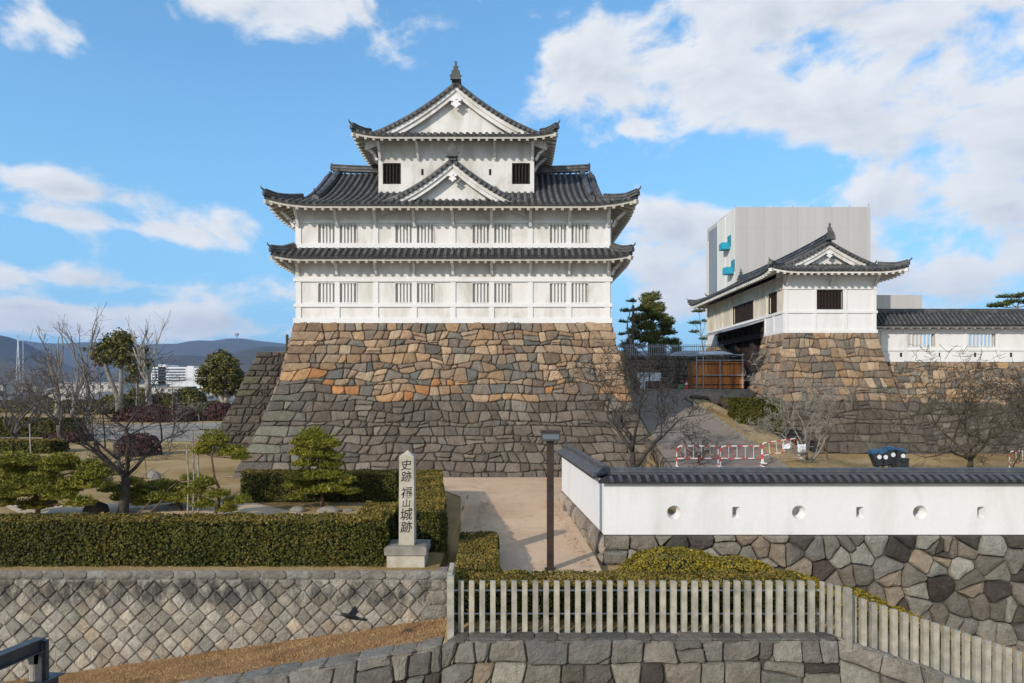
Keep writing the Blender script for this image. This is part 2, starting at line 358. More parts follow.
def npmesh(name, V, k, mats, parent=None):
    """V: (N*k,3) array, faces of k corners each"""
    V = np.asarray(V, dtype=np.float64)
    if parent is not None:
        r = parent
        while r.parent is not None: r = r.parent
        if '_o' in r.keys(): V = V - np.array(list(r['_o']))
    n = len(V) // k; me = bpy.data.meshes.new(name)
    me.vertices.add(n * k); me.vertices.foreach_set('co', V.astype(np.float32).ravel())
    me.loops.add(n * k); me.loops.foreach_set('vertex_index', np.arange(n * k, dtype=np.int32))
    me.polygons.add(n); me.polygons.foreach_set('loop_start', np.arange(0, n * k, k, dtype=np.int32)); me.polygons.foreach_set('loop_total', np.full(n, k, dtype=np.int32))
    me.materials.append(M[mats]); me.update(calc_edges=True)
    o = bpy.data.objects.new(name, me); col.objects.link(o)
    if parent is not None: o.parent = parent
    return o
def leaf_quads(C, size, flat=None, asp=.7):
    """C (N,3) centres; random oriented leaves; flat: normal bias (N,3)"""
    n = len(C); a = rng.normal(size=(n, 3)); a /= np.linalg.norm(a, axis=1)[:, None]
    if flat is not None:
        nr = flat + rng.normal(size=(n, 3)) * .65; nr /= np.linalg.norm(nr, axis=1)[:, None]
        a = np.cross(nr, a); a /= np.linalg.norm(a, axis=1)[:, None]; b = np.cross(nr, a)
    else:
        b = rng.normal(size=(n, 3)); b = np.cross(a, b); b /= np.linalg.norm(b, axis=1)[:, None]
    s = (size * rng.uniform(.6, 1.35, n))[:, None]
    return np.stack([C - a * s, C - b * s * asp, C + a * s, C + b * s * asp], axis=1).reshape(-1, 3)

# ---------------------------------------------------------------- stone masonry
def clip_poly(poly, a, b, c):
    out = []; n = len(poly)
    for i in range(n):
        p = poly[i]; q = poly[(i + 1) % n]; dp = a * p[0] + b * p[1] - c; dq = a * q[0] + b * q[1] - c
        if dp <= 0: out.append(p)
        if (dp < 0 < dq) or (dq < 0 < dp):
            k = dp / (dp - dq); out.append((p[0] + (q[0] - p[0]) * k, p[1] + (q[1] - p[1]) * k))
    return out
def sites_rows(W, H, rh, cw, jit, rnd, corner=(0, 0)):
    st = []; v = 0; r = 0
    while v < H - rh * .25:
        h = rh * rnd.uniform(.82, 1.2)
        if v + h > H - rh * .3: h = H - v
        u = 0; first = True
        if corner[0]:
            wl = corner[0] * (1.0 if r % 2 else .5); st.append((wl / 2, v + h / 2)); u = wl
        ur = W
        if corner[1]:
            wr = corner[1] * (.5 if r % 2 else 1.0); ur = W - wr; st.append((W - wr / 2, v + h / 2))
        while u < ur - cw * .3:
            wd = cw * rnd.uniform(.55, 1.5)
            if u + wd > ur - cw * .3: wd = ur - u
            st.append((u + wd / 2 + rnd.uniform(-jit, jit) * cw * .5, v + h / 2 + rnd.uniform(-jit, jit) * rh)); u += wd
        v += h; r += 1
    return st
def courses(W, H, rh, cw, rnd, corner=(0, 0), wob=.15, slant=.26):
    """roughly coursed blocks: wavy bed joints, slanted head joints, some blocks split in two"""
    nr = max(1, int(round(H / rh))); base = [0] + [H * i / nr + rnd.uniform(-.24, .24) * rh for i in range(1, nr)] + [H]
    ph = [[(rnd.uniform(.5, 3.2), rnd.uniform(0, 6.3), rnd.uniform(.3, 1)) for _ in range(4)] for _ in range(nr + 1)]
    def bed(r, u):
        if r == 0 or r == nr: return base[r]
        e = min(1, min(u, W - u) / 1.5)
        return base[r] + wob * (.25 + .75 * e) * sum(a * math.sin(f * u + p) for f, p, a in ph[r]) / 2.2
    out = []
    for r in range(nr):
        us = [0]
        if corner[0]: us.append(corner[0] * (1.0 if r % 2 else .52))
        end = W - (corner[1] * (.52 if r % 2 else 1.0) if corner[1] else 0)
        while us[-1] < end - cw * .35:
            us.append(min(end, us[-1] + cw * rnd.choice([.5, .65, .8, .95, 1.1, 1.25, 1.45])))
            if end - us[-1] < cw * .35: us[-1] = end
        if corner[1]: us.append(W)
        sl = [0] + [rnd.uniform(-slant, slant) * rh for _ in us[1:-1]] + [0]
        for i in range(len(us) - 1):
            bl, br = us[i] - sl[i], us[i + 1] - sl[i + 1]; tl, tr = us[i] + sl[i], us[i + 1] + sl[i + 1]
            L = lambda a, b, q: a + (b - a) * q
            bot = [(L(bl, br, q), bed(r, L(bl, br, q))) for q in (0, .5, 1)]; top = [(L(tl, tr, q), bed(r + 1, L(tl, tr, q))) for q in (1, .5, 0)]
            isc = (i == 0 and corner[0]) or (i == len(us) - 2 and corner[1]); w_ = us[i + 1] - us[i]
            x = rnd.random()
            if not isc and x < .07 and w_ > cw * .8:      # two small ones over each other
                q0, q1 = rnd.uniform(.35, .65), rnd.uniform(.35, .65)
                ml = (L(bot[0][0], top[2][0], q0), L(bot[0][1], top[2][1], q0)); mr = (L(bot[2][0], top[0][0], q1), L(bot[2][1], top[0][1], q1))
                out.append([bot[0], bot[1], bot[2], mr, ml]); out.append([ml, mr, top[0], top[1], top[2]])
            elif not isc and x < .26:                     # a corner chipped by a wedge stone
                k = rnd.uniform(.3, .45); a = bot[2]; b = top[0]
                p1 = (L(bot[1][0], a[0], .35), L(bot[1][1], a[1], .35)); p2 = (L(a[0], b[0], k), L(a[1], b[1], k))
                out.append([bot[0], p1, p2, top[0], top[1], top[2]]); out.append([p1, a, p2])
            else: out.append(bot + top)
    return out
def masonry(mb, S, W, H, sites, colfn, rnd, gap=.02, puff=.05, back=.07, k=1.0, mi=0, inside=None, rough=.012, polys=None, rounding=.04, chop=.07, tilt=.06):
    """stones as puffed polygons over a dark backing; S(u,v,d) -> point"""
    if mb.c is None: mb.c = []
    ss = [(u, v * k) for u, v in sites]; n = len(ss) if polys is None else len(polys)
    A = np.array(ss) if polys is None else None
    def addc(vs, fs, m, c): mb.add(vs, fs, m); mb.c.extend([c] * len(vs))
    for i in range(n):
        if polys is None:
            u, v = ss[i]; d = ((A - A[i]) ** 2).sum(1); idx = np.argsort(d)[1:22]
            poly = [(0, 0), (W, 0), (W, H * k), (0, H * k)]
        else: idx = []; poly = [(x, y * k) for x, y in polys[i]]
        for j in idx:
            x, y = ss[j]; a = x - u; b = y - v
            if a * a + b * b < 1e-9: continue
            poly = clip_poly(poly, a, b, (x * x + y * y - u * u - v * v) / 2)
            if len(poly) < 3: break
        if len(poly) < 3: continue
        poly = [(x, y / k) for x, y in poly]
        cl = [poly[0]]
        for p in poly[1:]:
            if math.hypot(p[0] - cl[-1][0], p[1] - cl[-1][1]) > .02: cl.append(p)
        poly = cl
        if len(poly) < 3: continue
        cx = sum(p[0] for p in poly) / len(poly); cy = sum(p[1] for p in poly) / len(poly)
        if inside and not inside(cx, cy): continue
        pts = []
        for q in range(len(poly)):
            p0 = poly[q]; p1 = poly[(q + 1) % len(poly)]; L = math.hypot(p1[0] - p0[0], p1[1] - p0[1])
            kk = min(.3, chop / max(L, .01)) if L > .12 else .3
            for kf in ((kk, 1 - kk) if L < .45 else (kk, .5, 1 - kk)): pts.append((p0[0] + (p1[0] - p0[0]) * kf, p0[1] + (p1[1] - p0[1]) * kf))
        m = len(pts); c = colfn(cx, cy); dz = rnd.uniform(-.02, .03) * (puff / .05)
        rings = []
        tx, ty = rnd.uniform(-tilt, tilt), rnd.uniform(-tilt, tilt)
        for off, dep in ((gap * .6, -back), (gap, -puff * .35), (gap + rounding, puff * .6)):
            for (x, y) in pts:
                D = math.hypot(x - cx, y - cy) + 1e-6; s_ = max(0.15, 1 - off * 1.15 / D)
                xx = cx + (x - cx) * s_; yy = cy + (y - cy) * s_
                rings.append(S(xx, yy, dep + (dz + tx * (xx - cx) + ty * (yy - cy) + rnd.uniform(-rough, rough) if dep > -back else 0)))
        for (x, y) in pts:
            xx = cx + (x - cx) * .45; yy = cy + (y - cy) * .45
            rings.append(S(xx, yy, dz + tx * (xx - cx) + ty * (yy - cy) + puff * .95 + rnd.uniform(-rough, rough) * .8))
        rings.append(S(cx, cy, dz + puff))
        fs = []
        for r_ in range(3):
            for q in range(m): fs.append((r_ * m + q, r_ * m + (q + 1) % m, (r_ + 1) * m + (q + 1) % m, (r_ + 1) * m + q))
        for q in range(m): fs.append((3 * m + q, 3 * m + (q + 1) % m, 4 * m))
        addc(rings, fs, mi, c)
def backing(mb, S, W, H, d=-.05, mi=1, nu=12, nv=8):
    if mb.c is None: mb.c = []
    vs = [S(W * i / nu, H * j / nv, d) for j in range(nv + 1) for i in range(nu + 1)]
    fs = [(j * (nu + 1) + i, j * (nu + 1) + i + 1, (j + 1) * (nu + 1) + i + 1, (j + 1) * (nu + 1) + i) for j in range(nv) for i in range(nu)]
    mb.add(vs, fs, mi); mb.c.extend([(.03, .03, .03)] * len(vs))
def quadS(bl, br, tl, tr, curve=0.0):
    """surface from four corners; u in metres along the bottom-mean width, v up"""
    bl, br, tl, tr = map(Vector, (bl, br, tl, tr)); W = ((br - bl).length + (tr - tl).length) / 2; H = ((tl - bl).length + (tr - br).length) / 2
    n = (br - bl).cross(tl - bl).normalized()
    def S(u, v, d):
        a = u / W; b = v / H; bb = b
        p = bl.lerp(br, a).lerp(tl.lerp(tr, a), bb) - n * curve * math.sin(math.pi * b) * 1.0
        return tuple(p + n * d)
    return S, W, H
def pick(rnd, pal):
    c, s_ = rnd.choice(pal), rnd.uniform(.78, 1.2)
    h_ = rnd.uniform(-.03, .03); return (c[0] * s_ * (1 + h_), c[1] * s_, c[2] * s_ * (1 - h_))
BROWN = [(.33, .23, .15), (.39, .28, .185), (.27, .19, .13), (.46, .33, .215), (.35, .26, .18), (.24, .18, .13), (.21, .185, .15), (.38, .255, .15), (.20, .18, .15), (.42, .33, .23)]
ORANGE = [(.46, .23, .10), (.48, .29, .15), (.42, .25, .14)]
DARK = [(.162, .136, .110), (.182, .155, .127), (.142, .119, .097), (.202, .172, .14), (.168, .144, .118), (.228, .195, .158), (.152, .131, .110)]
GREY = [(.20, .19, .165), (.27, .25, .21), (.17, .155, .13), (.33, .31, .255), (.22, .195, .16), (.10, .088, .075), (.32, .26, .19), (.085, .07, .06), (.36, .345, .30), (.24, .23, .20)]
# ---------------------------------------------------------------- tiled roofs
HALF = [(math.cos(math.pi * k / 5), math.sin(math.pi * k / 5)) for k in range(6)]
def rib(mb, A, x, d0, d1, r=.094, cap=True):
    """one row of round cover tiles from the eave upwards, each tile lapping the next"""
    L = d1 - d0
    if L < .12: return
    n = max(1, int(round(L / .30))); pts = []; rs = []
    for i in range(n):
        a = d0 + L * i / n; b = d0 + L * (i + 1) / n
        pts += [A(x, a), A(x, b - .012)]; rs += [r * 1.08, r * .86]
    mb.sweep(pts, HALF, 1, closed=False, cap=False, scale=rs)
    if cap:
        p = Vector(A(x, d0)); q = Vector(A(x, d0 + .1)); e = (p - q).normalized()
        mb.tube([p + e * .025, p - e * .06], r * 1.0, 8, 1)
def sheet(mb, A, xs, dmax, nd, d0=0, drop=.10):
    n0 = []; 
    for x in xs:
        dm = dmax(x); n0.append([A(x, d0 + (dm - d0) * j / nd) for j in range(nd + 1)])
    vs = [p for r_ in n0 for p in r_]; fs = []
    for i in range(len(xs) - 1):
        for j in range(nd):
            a = i * (nd + 1) + j; fs.append((a, a + nd + 1, a + nd + 2, a + 1))
    mb.add(vs, fs)
    if drop:
        for i in range(len(xs) - 1):
            p, q = n0[i][0], n0[i + 1][0]
            mb.add([p, q, (q[0], q[1], q[2] - drop), (p[0], p[1], p[2] - drop)], [(0, 1, 2, 3)])
def lin(a, b, st):
    n = max(1, int(round(abs(b - a) / st))); return [a + (b - a) * i / n for i in range(n + 1)]
RIDGE_PROF = [(-.16, -.12), (.16, -.12), (.16, .02), (.20, .03), (.20, .07), (.14, .08), (.13, .20), (.17, .21), (.17, .24), (.08, .30), (0, .33), (-.08, .30), (-.17, .24), (-.17, .21), (-.13, .20), (-.14, .08), (-.20, .07), (-.20, .03), (-.16, .02)]
def ridge_mb(pts, s=1.0):
    mb = MB(); mb.sweep(pts, [(a * s, b * s) for a, b in RIDGE_PROF]); return mb
def horn(mb, p, d, s=1.0):
    """upturned end tile with a curled horn; d = outward horizontal direction"""
    p = Vector(p); d = Vector(d).normalized(); sdv = Vector((-d.y, d.x, 0)); z = Vector((0, 0, 1))
    pr = [(-.20, -.18), (.20, -.18), (.24, .05), (.14, .22), (.05, .30), (-.05, .30), (-.14, .22), (-.24, .05)]
    vs = [tuple(p + sdv * a * s + z * b * s + d * e) for e in (.0, .12 * s) for a, b in pr]
    n = len(pr); mb.add(vs, [tuple(range(n)), tuple(reversed(range(n, 2 * n)))] + [(i, (i + 1) % n, (i + 1) % n + n, i + n) for i in range(n)])
    mb.tube([p + z * .22 * s, p + d * .16 * s + z * .34 * s, p + d * .30 * s + z * .42 * s, p + d * .36 * s + z * .60 * s], [.085 * s, .08 * s, .07 * s, .045 * s], 6)
def finial(mb, p, d, s=1.0, spire=True):
    """demon tile and fish finial at the end of a ridge"""
    p = Vector(p); d = Vector(d).normalized(); sdv = Vector((-d.y, d.x, 0)); z = Vector((0, 0, 1))
    pr = [(-.42, -.28), (.42, -.28), (.36, -.05), (.46, .02), (.34, .08), (.27, .30), (.32, .36), (.20, .42), (.10, .62), (-.10, .62), (-.20, .42), (-.32, .36), (-.27, .30), (-.34, .08), (-.46, .02), (-.36, -.05)]
    n = len(pr); vs = [tuple(p + sdv * a * s + z * b * s + d * e) for e in (-.10 * s, .14 * s) for a, b in pr]
    mb.add(vs, [tuple(range(n)), tuple(reversed(range(n, 2 * n)))] + [(i, (i + 1) % n, (i + 1) % n + n, i + n) for i in range(n)])
    if spire:
        b = p - d * .15 * s + z * .5 * s
        mb.tube([b, b + z * .18 * s - d * .05 * s, b + z * .38 * s - d * .02 * s, b + z * .58 * s + d * .06 * s, b + z * .80 * s + d * .02 * s], [.17 * s, .16 * s, .11 * s, .06 * s, .015 * s], 7)
        for a in (-1, 1):
            mb.add([tuple(b + z * .10 * s + sdv * a * .10 * s), tuple(b + z * .34 * s + sdv * a * .27 * s), tuple(b + z * .30 * s + sdv * a * .08 * s), tuple(b + z * .15 * s + sdv * a * .1 * s + d * .08 * s)], [(0, 1, 2), (0, 3, 1), (1, 3, 2)])
            mb.add([tuple(b + z * .50 * s + sdv * a * .04 * s), tuple(b + z * .74 * s + sdv * a * .17 * s), tuple(b + z * .62 * s + sdv * a * .02 * s), tuple(b + z * .52 * s + sdv * a * .04 * s + d * .06 * s)], [(0, 1, 2), (0, 3, 1), (1, 3, 2)])
    else:
        b = p + z * .55 * s
        mb.tube([b, b + z * .14 * s + d * .05 * s], .09 * s, 6)
def pendant(mb, c, s=1.0, f=lambda x, y, z: (x, y, z), y0=0, th=.08):
    """carved white gable pendant"""
    pr = [(0, .34), (.13, .30), (.17, .20), (.30, .17), (.34, .05), (.25, -.02), (.15, .0), (.17, -.10), (.27, -.12), (.29, -.22), (.18, -.27), (.10, -.34), (0, -.44)]
    pr = pr + [(-a, b) for a, b in reversed(pr[1:-1])]
    mb.prism([(c[0] + a * s, c[1] + b * s) for a, b in pr], y0, y0 + th, 0, f)
    mb.prism([(c[0] + .07 * s * math.cos(k * math.pi / 4), c[1] + .12 * s + .07 * s * math.sin(k * math.pi / 4)) for k in range(8)], y0 - .04 if th > 0 else y0 + .04, y0, 0, f)
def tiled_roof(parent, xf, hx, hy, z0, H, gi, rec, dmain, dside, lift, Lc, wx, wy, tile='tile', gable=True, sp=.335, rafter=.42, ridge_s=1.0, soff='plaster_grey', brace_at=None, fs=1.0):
    """hip-and-gable roof; ridge along local x. H(d) = height gained d metres in from the eave."""
    def lf(t, d): return lift * max(0., 1 - t / Lc) ** 2.2 * max(0., 1 - d / Lc)
    def zc(d, t): return z0 + H(d) + lf(t, d)
    gx = hx - gi if gable else None
    roofm = MB()
    for sgn in (-1, 1):
        A = lambda x, d, s=sgn: (x, s * (hy - d), zc(d, hx - abs(x)))
        if gable: dm = lambda x: dmain if abs(x) <= gx + 1e-6 else hx - abs(x)
        else: dm = lambda x: min(dmain, hx - abs(x))
        nd = max(4, int(dmain / .5))
        if gable:
            sheet(roofm, A, lin(-gx, gx, .5), lambda x: dmain, nd)
            for e in (-1, 1): sheet(roofm, A, [e * v for v in lin(gx + .001, hx, .25)], lambda x: max(.0, hx - abs(x)), 4)
        else:
            xi = hx - dmain; sheet(roofm, A, lin(-xi, xi, .5), lambda x: dmain, nd)
            for e in (-1, 1): sheet(roofm, A, [e * v for v in lin(xi, hx, .25)], lambda x: max(.0, hx - abs(x)), 4)
        k = int(hx / sp)
        for i in range(-k, k + 1):
            x = i * sp
            if hx - abs(x) > .1: rib(roofm, A, x, 0, dm(x))
        B = lambda y, d, s=sgn: (s * (hx - d), y, zc(d, hy - abs(y)))
        ys = dside; yi = hy - ys
        sheet(roofm, B, lin(-yi, yi, .5), lambda y: ys, 4)
        for e in (-1, 1): sheet(roofm, B, [e * v for v in lin(yi, hy, .25)], lambda y: max(.0, hy - abs(y)), 4)
        k = int(hy / sp)
        for i in range(-k, k + 1):
            y = i * sp
            if hy - abs(y) > .1: rib(roofm, B, y, 0, min(ys, hy - abs(y)))
    if gable:       # verge tiles along both gables
        for e in (-1, 1):
            for s in (-1, 1):
                n = int((dmain - gi + .1) / .24)
                for i in range(n):
                    d = gi - .05 + i * .24; z = zc(d, 9) - .045
                    p = Vector((e * (gx - .45), s * (hy - d), z)); q = Vector((e * (gx + .10), s * (hy - d), z - .01))
                    roofm.tube([p, q], .10, 6, 1)
                roofm.tube([(e * (gx - .12), s * (hy - d), zc(d, 9) + .06) for d in lin(gi - .1, dmain, .3)], .11, 6, 1)
                pts = [(e * (gx + .02), s * (hy - d), zc(d, 9) - .07) for d in lin(gi - .3, dmain, .35)]
                roofm.sweep(pts, [(-.05, -.06), (.05, -.06), (.05, .06), (-.05, .06)])
    roof = roofm.build('roof', ['tile_pan_shaded', tile], parent, xf=xf)
    # ridges
    T = lambda p: tuple(xf @ Vector(p))
    def dirn(v): return tuple((xf.to_3x3() @ Vector(v)))
    if gable:
        zr = zc(dmain, 9) + .12
        pts = [(x, 0, zr + .16 * (abs(x) / gx) ** 3) for x in lin(-gx + (.25 if fs < .5 else -.05), gx - (.25 if fs < .5 else -.05), .5)]
        rm = ridge_mb(pts, (1.25 if dmain > 6.2 or fs > .5 else .95) * ridge_s).build('main_ridge', tile, roof, xf=xf)
        for e in (-1, 1):
            mb = MB(); finial(mb, T((e * (gx + (.10 if fs > .5 else -.2)), 0, zr + .22)), dirn((e, 0, 0)), fs, fs > .5); mb.build('ridge_ornament', tile, roof)
            for s in (-1, 1):
                mb = MB(); x = e * (gx - .62)
                pts = [(x, s * (hy - d), zc(d, 9) + .06) for d in lin(gi * .95, dmain - .1, .4)]
                mb.sweep(pts, [(a * .85 * ridge_s, b * .85 * ridge_s) for a, b in RIDGE_PROF]); horn_mb = MB()
                o = mb.build('descending_ridge', tile, roof, xf=xf)
                hm = MB(); horn(hm, T(pts[0]), dirn((0, s, 0)), .75); hm.build('end_tile', tile, roof)
    for e in (-1, 1):
        for s in (-1, 1):
            mb = MB(); dh = gi if gable else dmain
            pts = [(e * (hx - d), s * (hy - d), zc(d, d) + .04 + (.10 * max(0, 1 - d / .5))) for d in lin(.02, dh * .98, .25)]
            mb.sweep(pts, [(a * .8 * ridge_s, b * .8 * ridge_s) for a, b in RIDGE_PROF])
            mb.build('hip_ridge', tile, roof, xf=xf)
            hm = MB(); horn(hm, T(pts[0]), dirn((e, s, 0)), .55); hm.build('corner_tile', tile, roof)
    # eaves: fascia, boards and rafters
    mb = MB(); hxw, hyw = wx, wy
    for sgn in (-1, 1):
        A = lambda x, d, s=sgn: (x, s * (hy - d), zc(d, hx - abs(x)))
        B = lambda y, d, s=sgn: (s * (hx - d), y, zc(d, hy - abs(y)))
        for (G, hh, ho, ov, other) in ((A, hx, hy, hy - wy, hx - wx), (B, hy, hx, hx - wx, hy - wy)):
            e = .10
            xs = lin(-(hh - e), hh - e, .3)
            def drop(p, k): return (p[0], p[1], p[2] - k)
            for i in range(len(xs) - 1):   # fascia board
                a, b = xs[i], xs[i + 1]; p, q = G(a, .07), G(b, .07); p2, q2 = G(a, .16), G(b, .16)
                mb.add([drop(p, .09), drop(q, .09), drop(q, .24), drop(p, .24), drop(q2, .24), drop(p2, .24)], [(0, 1, 2, 3), (3, 2, 4, 5)])
                # soffit
                ds = [.10, ov * .5, ov + .05]
                for j in range(2):
                    da, db = ds[j], ds[j + 1]
                    f = lambda v, dd: max(-(hh - dd), min(hh - dd, v))
                    v4 = [drop(G(f(a, da), da), .2), drop(G(f(b, da), da), .2), drop(G(f(b, db), db), .2), drop(G(f(a, db), db), .2)]
                    mb.add(v4, [(0, 3, 2, 1)])
            k = int((hh - .15) / rafter)
            for i in range(-k, k + 1):
                x = i * rafter; d1 = min(ov + .05, hh - abs(x))
                if d1 < .25: continue
                p = Vector(drop(G(x, .02), .285)); q = Vector(drop(G(x, d1), .285)); mb.bar(p, q, .13, .12, 0)
    for e in (-1, 1):
        for s in (-1, 1):       # corner beams
            p = Vector((e * (hx - .02), s * (hy - .02), zc(.02, .02) - .27)); q = Vector((e * wx, s * wy, zc(hx - wx, hx - wx) - .27)); mb.bar(p, q, .2, .2)
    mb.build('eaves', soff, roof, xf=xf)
    if gable:
        for e in (-1, 1):
            # gable wall
            mb = MB(); xg = e * (gx - rec); zb = zc(gi + rec, 9) - .15
            ds = [d for d in lin(gi * .8, dmain, .3)]
            prof = [(-(hy - d), max(zb, zc(d, 9) - .1)) for d in ds] + [((hy - d), max(zb, zc(d, 9) - .1)) for d in reversed(ds)][1:]
            poly = [(p[0], p[1]) for p in prof]
            yb = hy - gi * .8
            vs = [(xg, a, b) for a, b in poly] + [(xg, yb, zb - .2), (xg, -yb, zb - .2)]
            c = len(vs); vs.append((xg, 0, zb - .2)); n = c
            mb.add(vs, [(i, (i + 1) % n, c) for i in range(n - 1)] + [(n - 1, 0, c)])
            g = mb.build('gable', 'plaster', roof, xf=xf)
            # bargeboards, one each side, in two steps
            for s in (-1, 1):
                mb = MB(); dl = lin(gi - .35, dmain, .3)
                for (x0, x1, t0, t1) in ((gx - .10, gx - .02, .13, .36), (gx - .20, gx - .10, .15, .60)):
                    top = [(s * (hy - d), zc(d, 9) - t0) for d in dl]; bot = [(s * (hy - d), zc(d, 9) - t1 - .06 * (dmain - d) / dmain) for d in dl]
                    for i in range(len(dl) - 1):
                        q = [top[i], top[i + 1], bot[i + 1], bot[i]]
                        mb.prism(q, 0, 1, 0, lambda a, y, z, x0=x0, x1=x1: (e * (x0 + (x1 - x0) * y), a, z))
                mb.build('bargeboard', 'plaster', roof, xf=xf)
            mb = MB(); zp = zc(dmain, 9) - (.92 if dmain > 5 else .74)
            pendant(mb, (0, zp), (.9 if dmain > 5 else .62), lambda a, y, z: (e * (gx + .0 - y), a, z), 0, .08); mb.build('gable_pendant', 'plaster_new', roof, xf=xf)
            mb = MB()  # soffit boards under the verge
            for s in (-1, 1):
                dl = lin(gi - .2, dmain, .3)
                for i in range(len(dl) - 1):
                    a, b = dl[i], dl[i + 1]
                    mb.add([(e * gx, s * (hy - a), zc(a, 9) - .12), (e * gx, s * (hy - b), zc(b, 9) - .12), (e * (gx - rec - .05), s * (hy - b), zc(b, 9) - .12), (e * (gx - rec - .05), s * (hy - a), zc(a, 9) - .12)], [(0, 1, 2, 3)])
            mb.build('verge_soffit', soff, roof, xf=xf)
    return roof, zc
def Mx(loc, deg=0): return Matrix.Translation(Vector(loc)) @ Matrix.Rotation(R(deg), 4, 'Z')
def Hprof(rise, D, c): return lambda d: rise * ((1 - c) * (d / D) + c * (d / D) ** 2)

# ---------------------------------------------------------------- walls with posts, bands and windows
def wall_front(parent, x0, x1, y, z0, z1, th, openings, matn, name='wall', axis='x', sgn=-1):
    """wall slab with real rectangular openings; axis x: runs along x at depth y (outer face), sgn = outward side"""
    mb = MB(); ops = sorted(openings)
    def bx(a0, a1, b0, b1):
        if a1 - a0 < 1e-4 or b1 - b0 < 1e-4: return
        i0, i1 = (y, y - sgn * th) if sgn < 0 else (y - th, y)
        if axis == 'x': mb.box(a0, a1, min(i0, i1), max(i0, i1), b0, b1)
        else: mb.box(min(i0, i1), max(i0, i1), a0, a1, b0, b1)
    cur = x0
    for (a0, a1, b0, b1) in ops:
        bx(cur, a0, z0, z1); bx(a0, a1, z0, b0); bx(a0, a1, b1, z1); cur = a1
    bx(cur, x1, z0, z1)
    return mb.build(name, matn, parent)
def slab(parent, name, matn, axis, sgn, face, proud, a0, a1, b0, b1):
    mb = MB(); i0, i1 = face - (0 if sgn < 0 else .03), face + sgn * proud
    if sgn < 0: i0, i1 = face + sgn * proud, face + .03
    if axis == 'x': mb.box(a0, a1, i0, i1, b0, b1)
    else: mb.box(i0, i1, a0, a1, b0, b1)
    return mb.build(name, matn, parent)
def barred_window(parent, axis, sgn, face, a0, a1, b0, b1, nb, barm, backm, depth=.11, bw=.09, fr=.05, frm='plaster'):
    mb = MB()
    def bx(u0, u1, w0, w1, i0, i1):
        lo, hi = sorted((face + sgn * i0, face + sgn * i1))
        if axis == 'x': mb.box(u0, u1, lo, hi, w0, w1)
        else: mb.box(lo, hi, u0, u1, w0, w1)
    for (u0, u1, w0, w1) in ((a0 - fr, a1 + fr, b1, b1 + fr), (a0 - fr, a1 + fr, b0 - fr, b0), (a0 - fr, a0, b0, b1), (a1, a1 + fr, b0, b1)): bx(u0, u1, w0, w1, -.05, .025)
    win = mb.build('window', frm, parent)
    mb = MB(); bx(a0, a1, b0, b1, -depth - .02, -depth); mb.build('window_recess', backm, win) if backm else None
    mb = MB(); n = nb
    for i in range(n):
        c = a0 + (a1 - a0) * (i + .5 + (0)) / n if False else a0 + (a1 - a0) * (i + 1) / (n + 1)
        bx(c - bw / 2, c + bw / 2, b0, b1, -.12, -.02)
    mb.build('window_bars', barm, win)
    return win

# ================================================================ THE TOWER
CX = -2.985; YF = 34.6; DEP = 10.0; YC = YF + DEP / 2
tower = thing('castle_tower', 'three storey white plastered castle tower with dark tiled gable roofs on the tall stone base', 'castle tower', (CX, YC, 8.05))
x0, x1 = CX - 8.0, CX + 8.0; yb = YF + DEP
posts = [x0 + .18 + i * (16 - .36) / 8 for i in range(9)]
def storey(z0, z1, zb, bands, wz0, wz1, short=None):
    ops = []
    for i in (1, 3, 5, 7):
        p = posts[i]
        for a0 in (p - .96, p + .12): ops.append((a0, a0 + .84, wz0, wz1))
    wall_front(tower, x0, x1, YF, z0, z1, .30, ops, 'plaster')
    wall_front(tower, x0, x1, yb, z0, z1, .30, [], 'plaster', sgn=1)
    for sx, fx in ((-1, x0), (1, x1)):
        so_ = [(YC + c - .42, YC + c + .42, wz0, wz1) for c in (-2.6, 2.6)]
        wall_front(tower, YF + .302, yb - .302, fx, z0, z1, .30, so_, 'plaster', axis='y', sgn=sx)
        for o_ in so_: barred_window(tower, 'y', sx, fx, *o_, 4, 'plaster', 'plaster_grey')
        for (b0, b1, pr) in bands: slab(tower, 'wall_band', 'plaster_new', 'y', sx, fx, pr, YF - .05, yb + .05, b0, b1)
        for k in range(1, 5): slab(tower, 'wall_post', 'plaster_new', 'y', sx, fx, .045, YF + k * 2 - .11, YF + k * 2 + .11, z0 + .02, zb)
    for o_ in ops: barred_window(tower, 'x', -1, YF, *o_, 4, 'plaster_new', 'plaster_grey', fr=.045)
    for (b0, b1, pr) in bands: slab(tower, 'wall_band', 'plaster_new', 'x', -1, YF, pr, x0 - .06, x1 + .06, b0, b1)
    for i, p in enumerate(posts): slab(tower, 'wall_post', 'plaster_new', 'x', -1, YF, .048, p - .13, p + .13, z0 + .02, zb)
storey(8.09, 11.45, 10.14, [(8.03, 8.29, .09), (8.85, 9.03, .075), (10.13, 10.33, .085)], 9.09, 10.05)
storey(11.75, 14.1, 13.1, [(11.83, 12.05, .09), (13.09, 13.25, .075)], 12.10, 13.02)
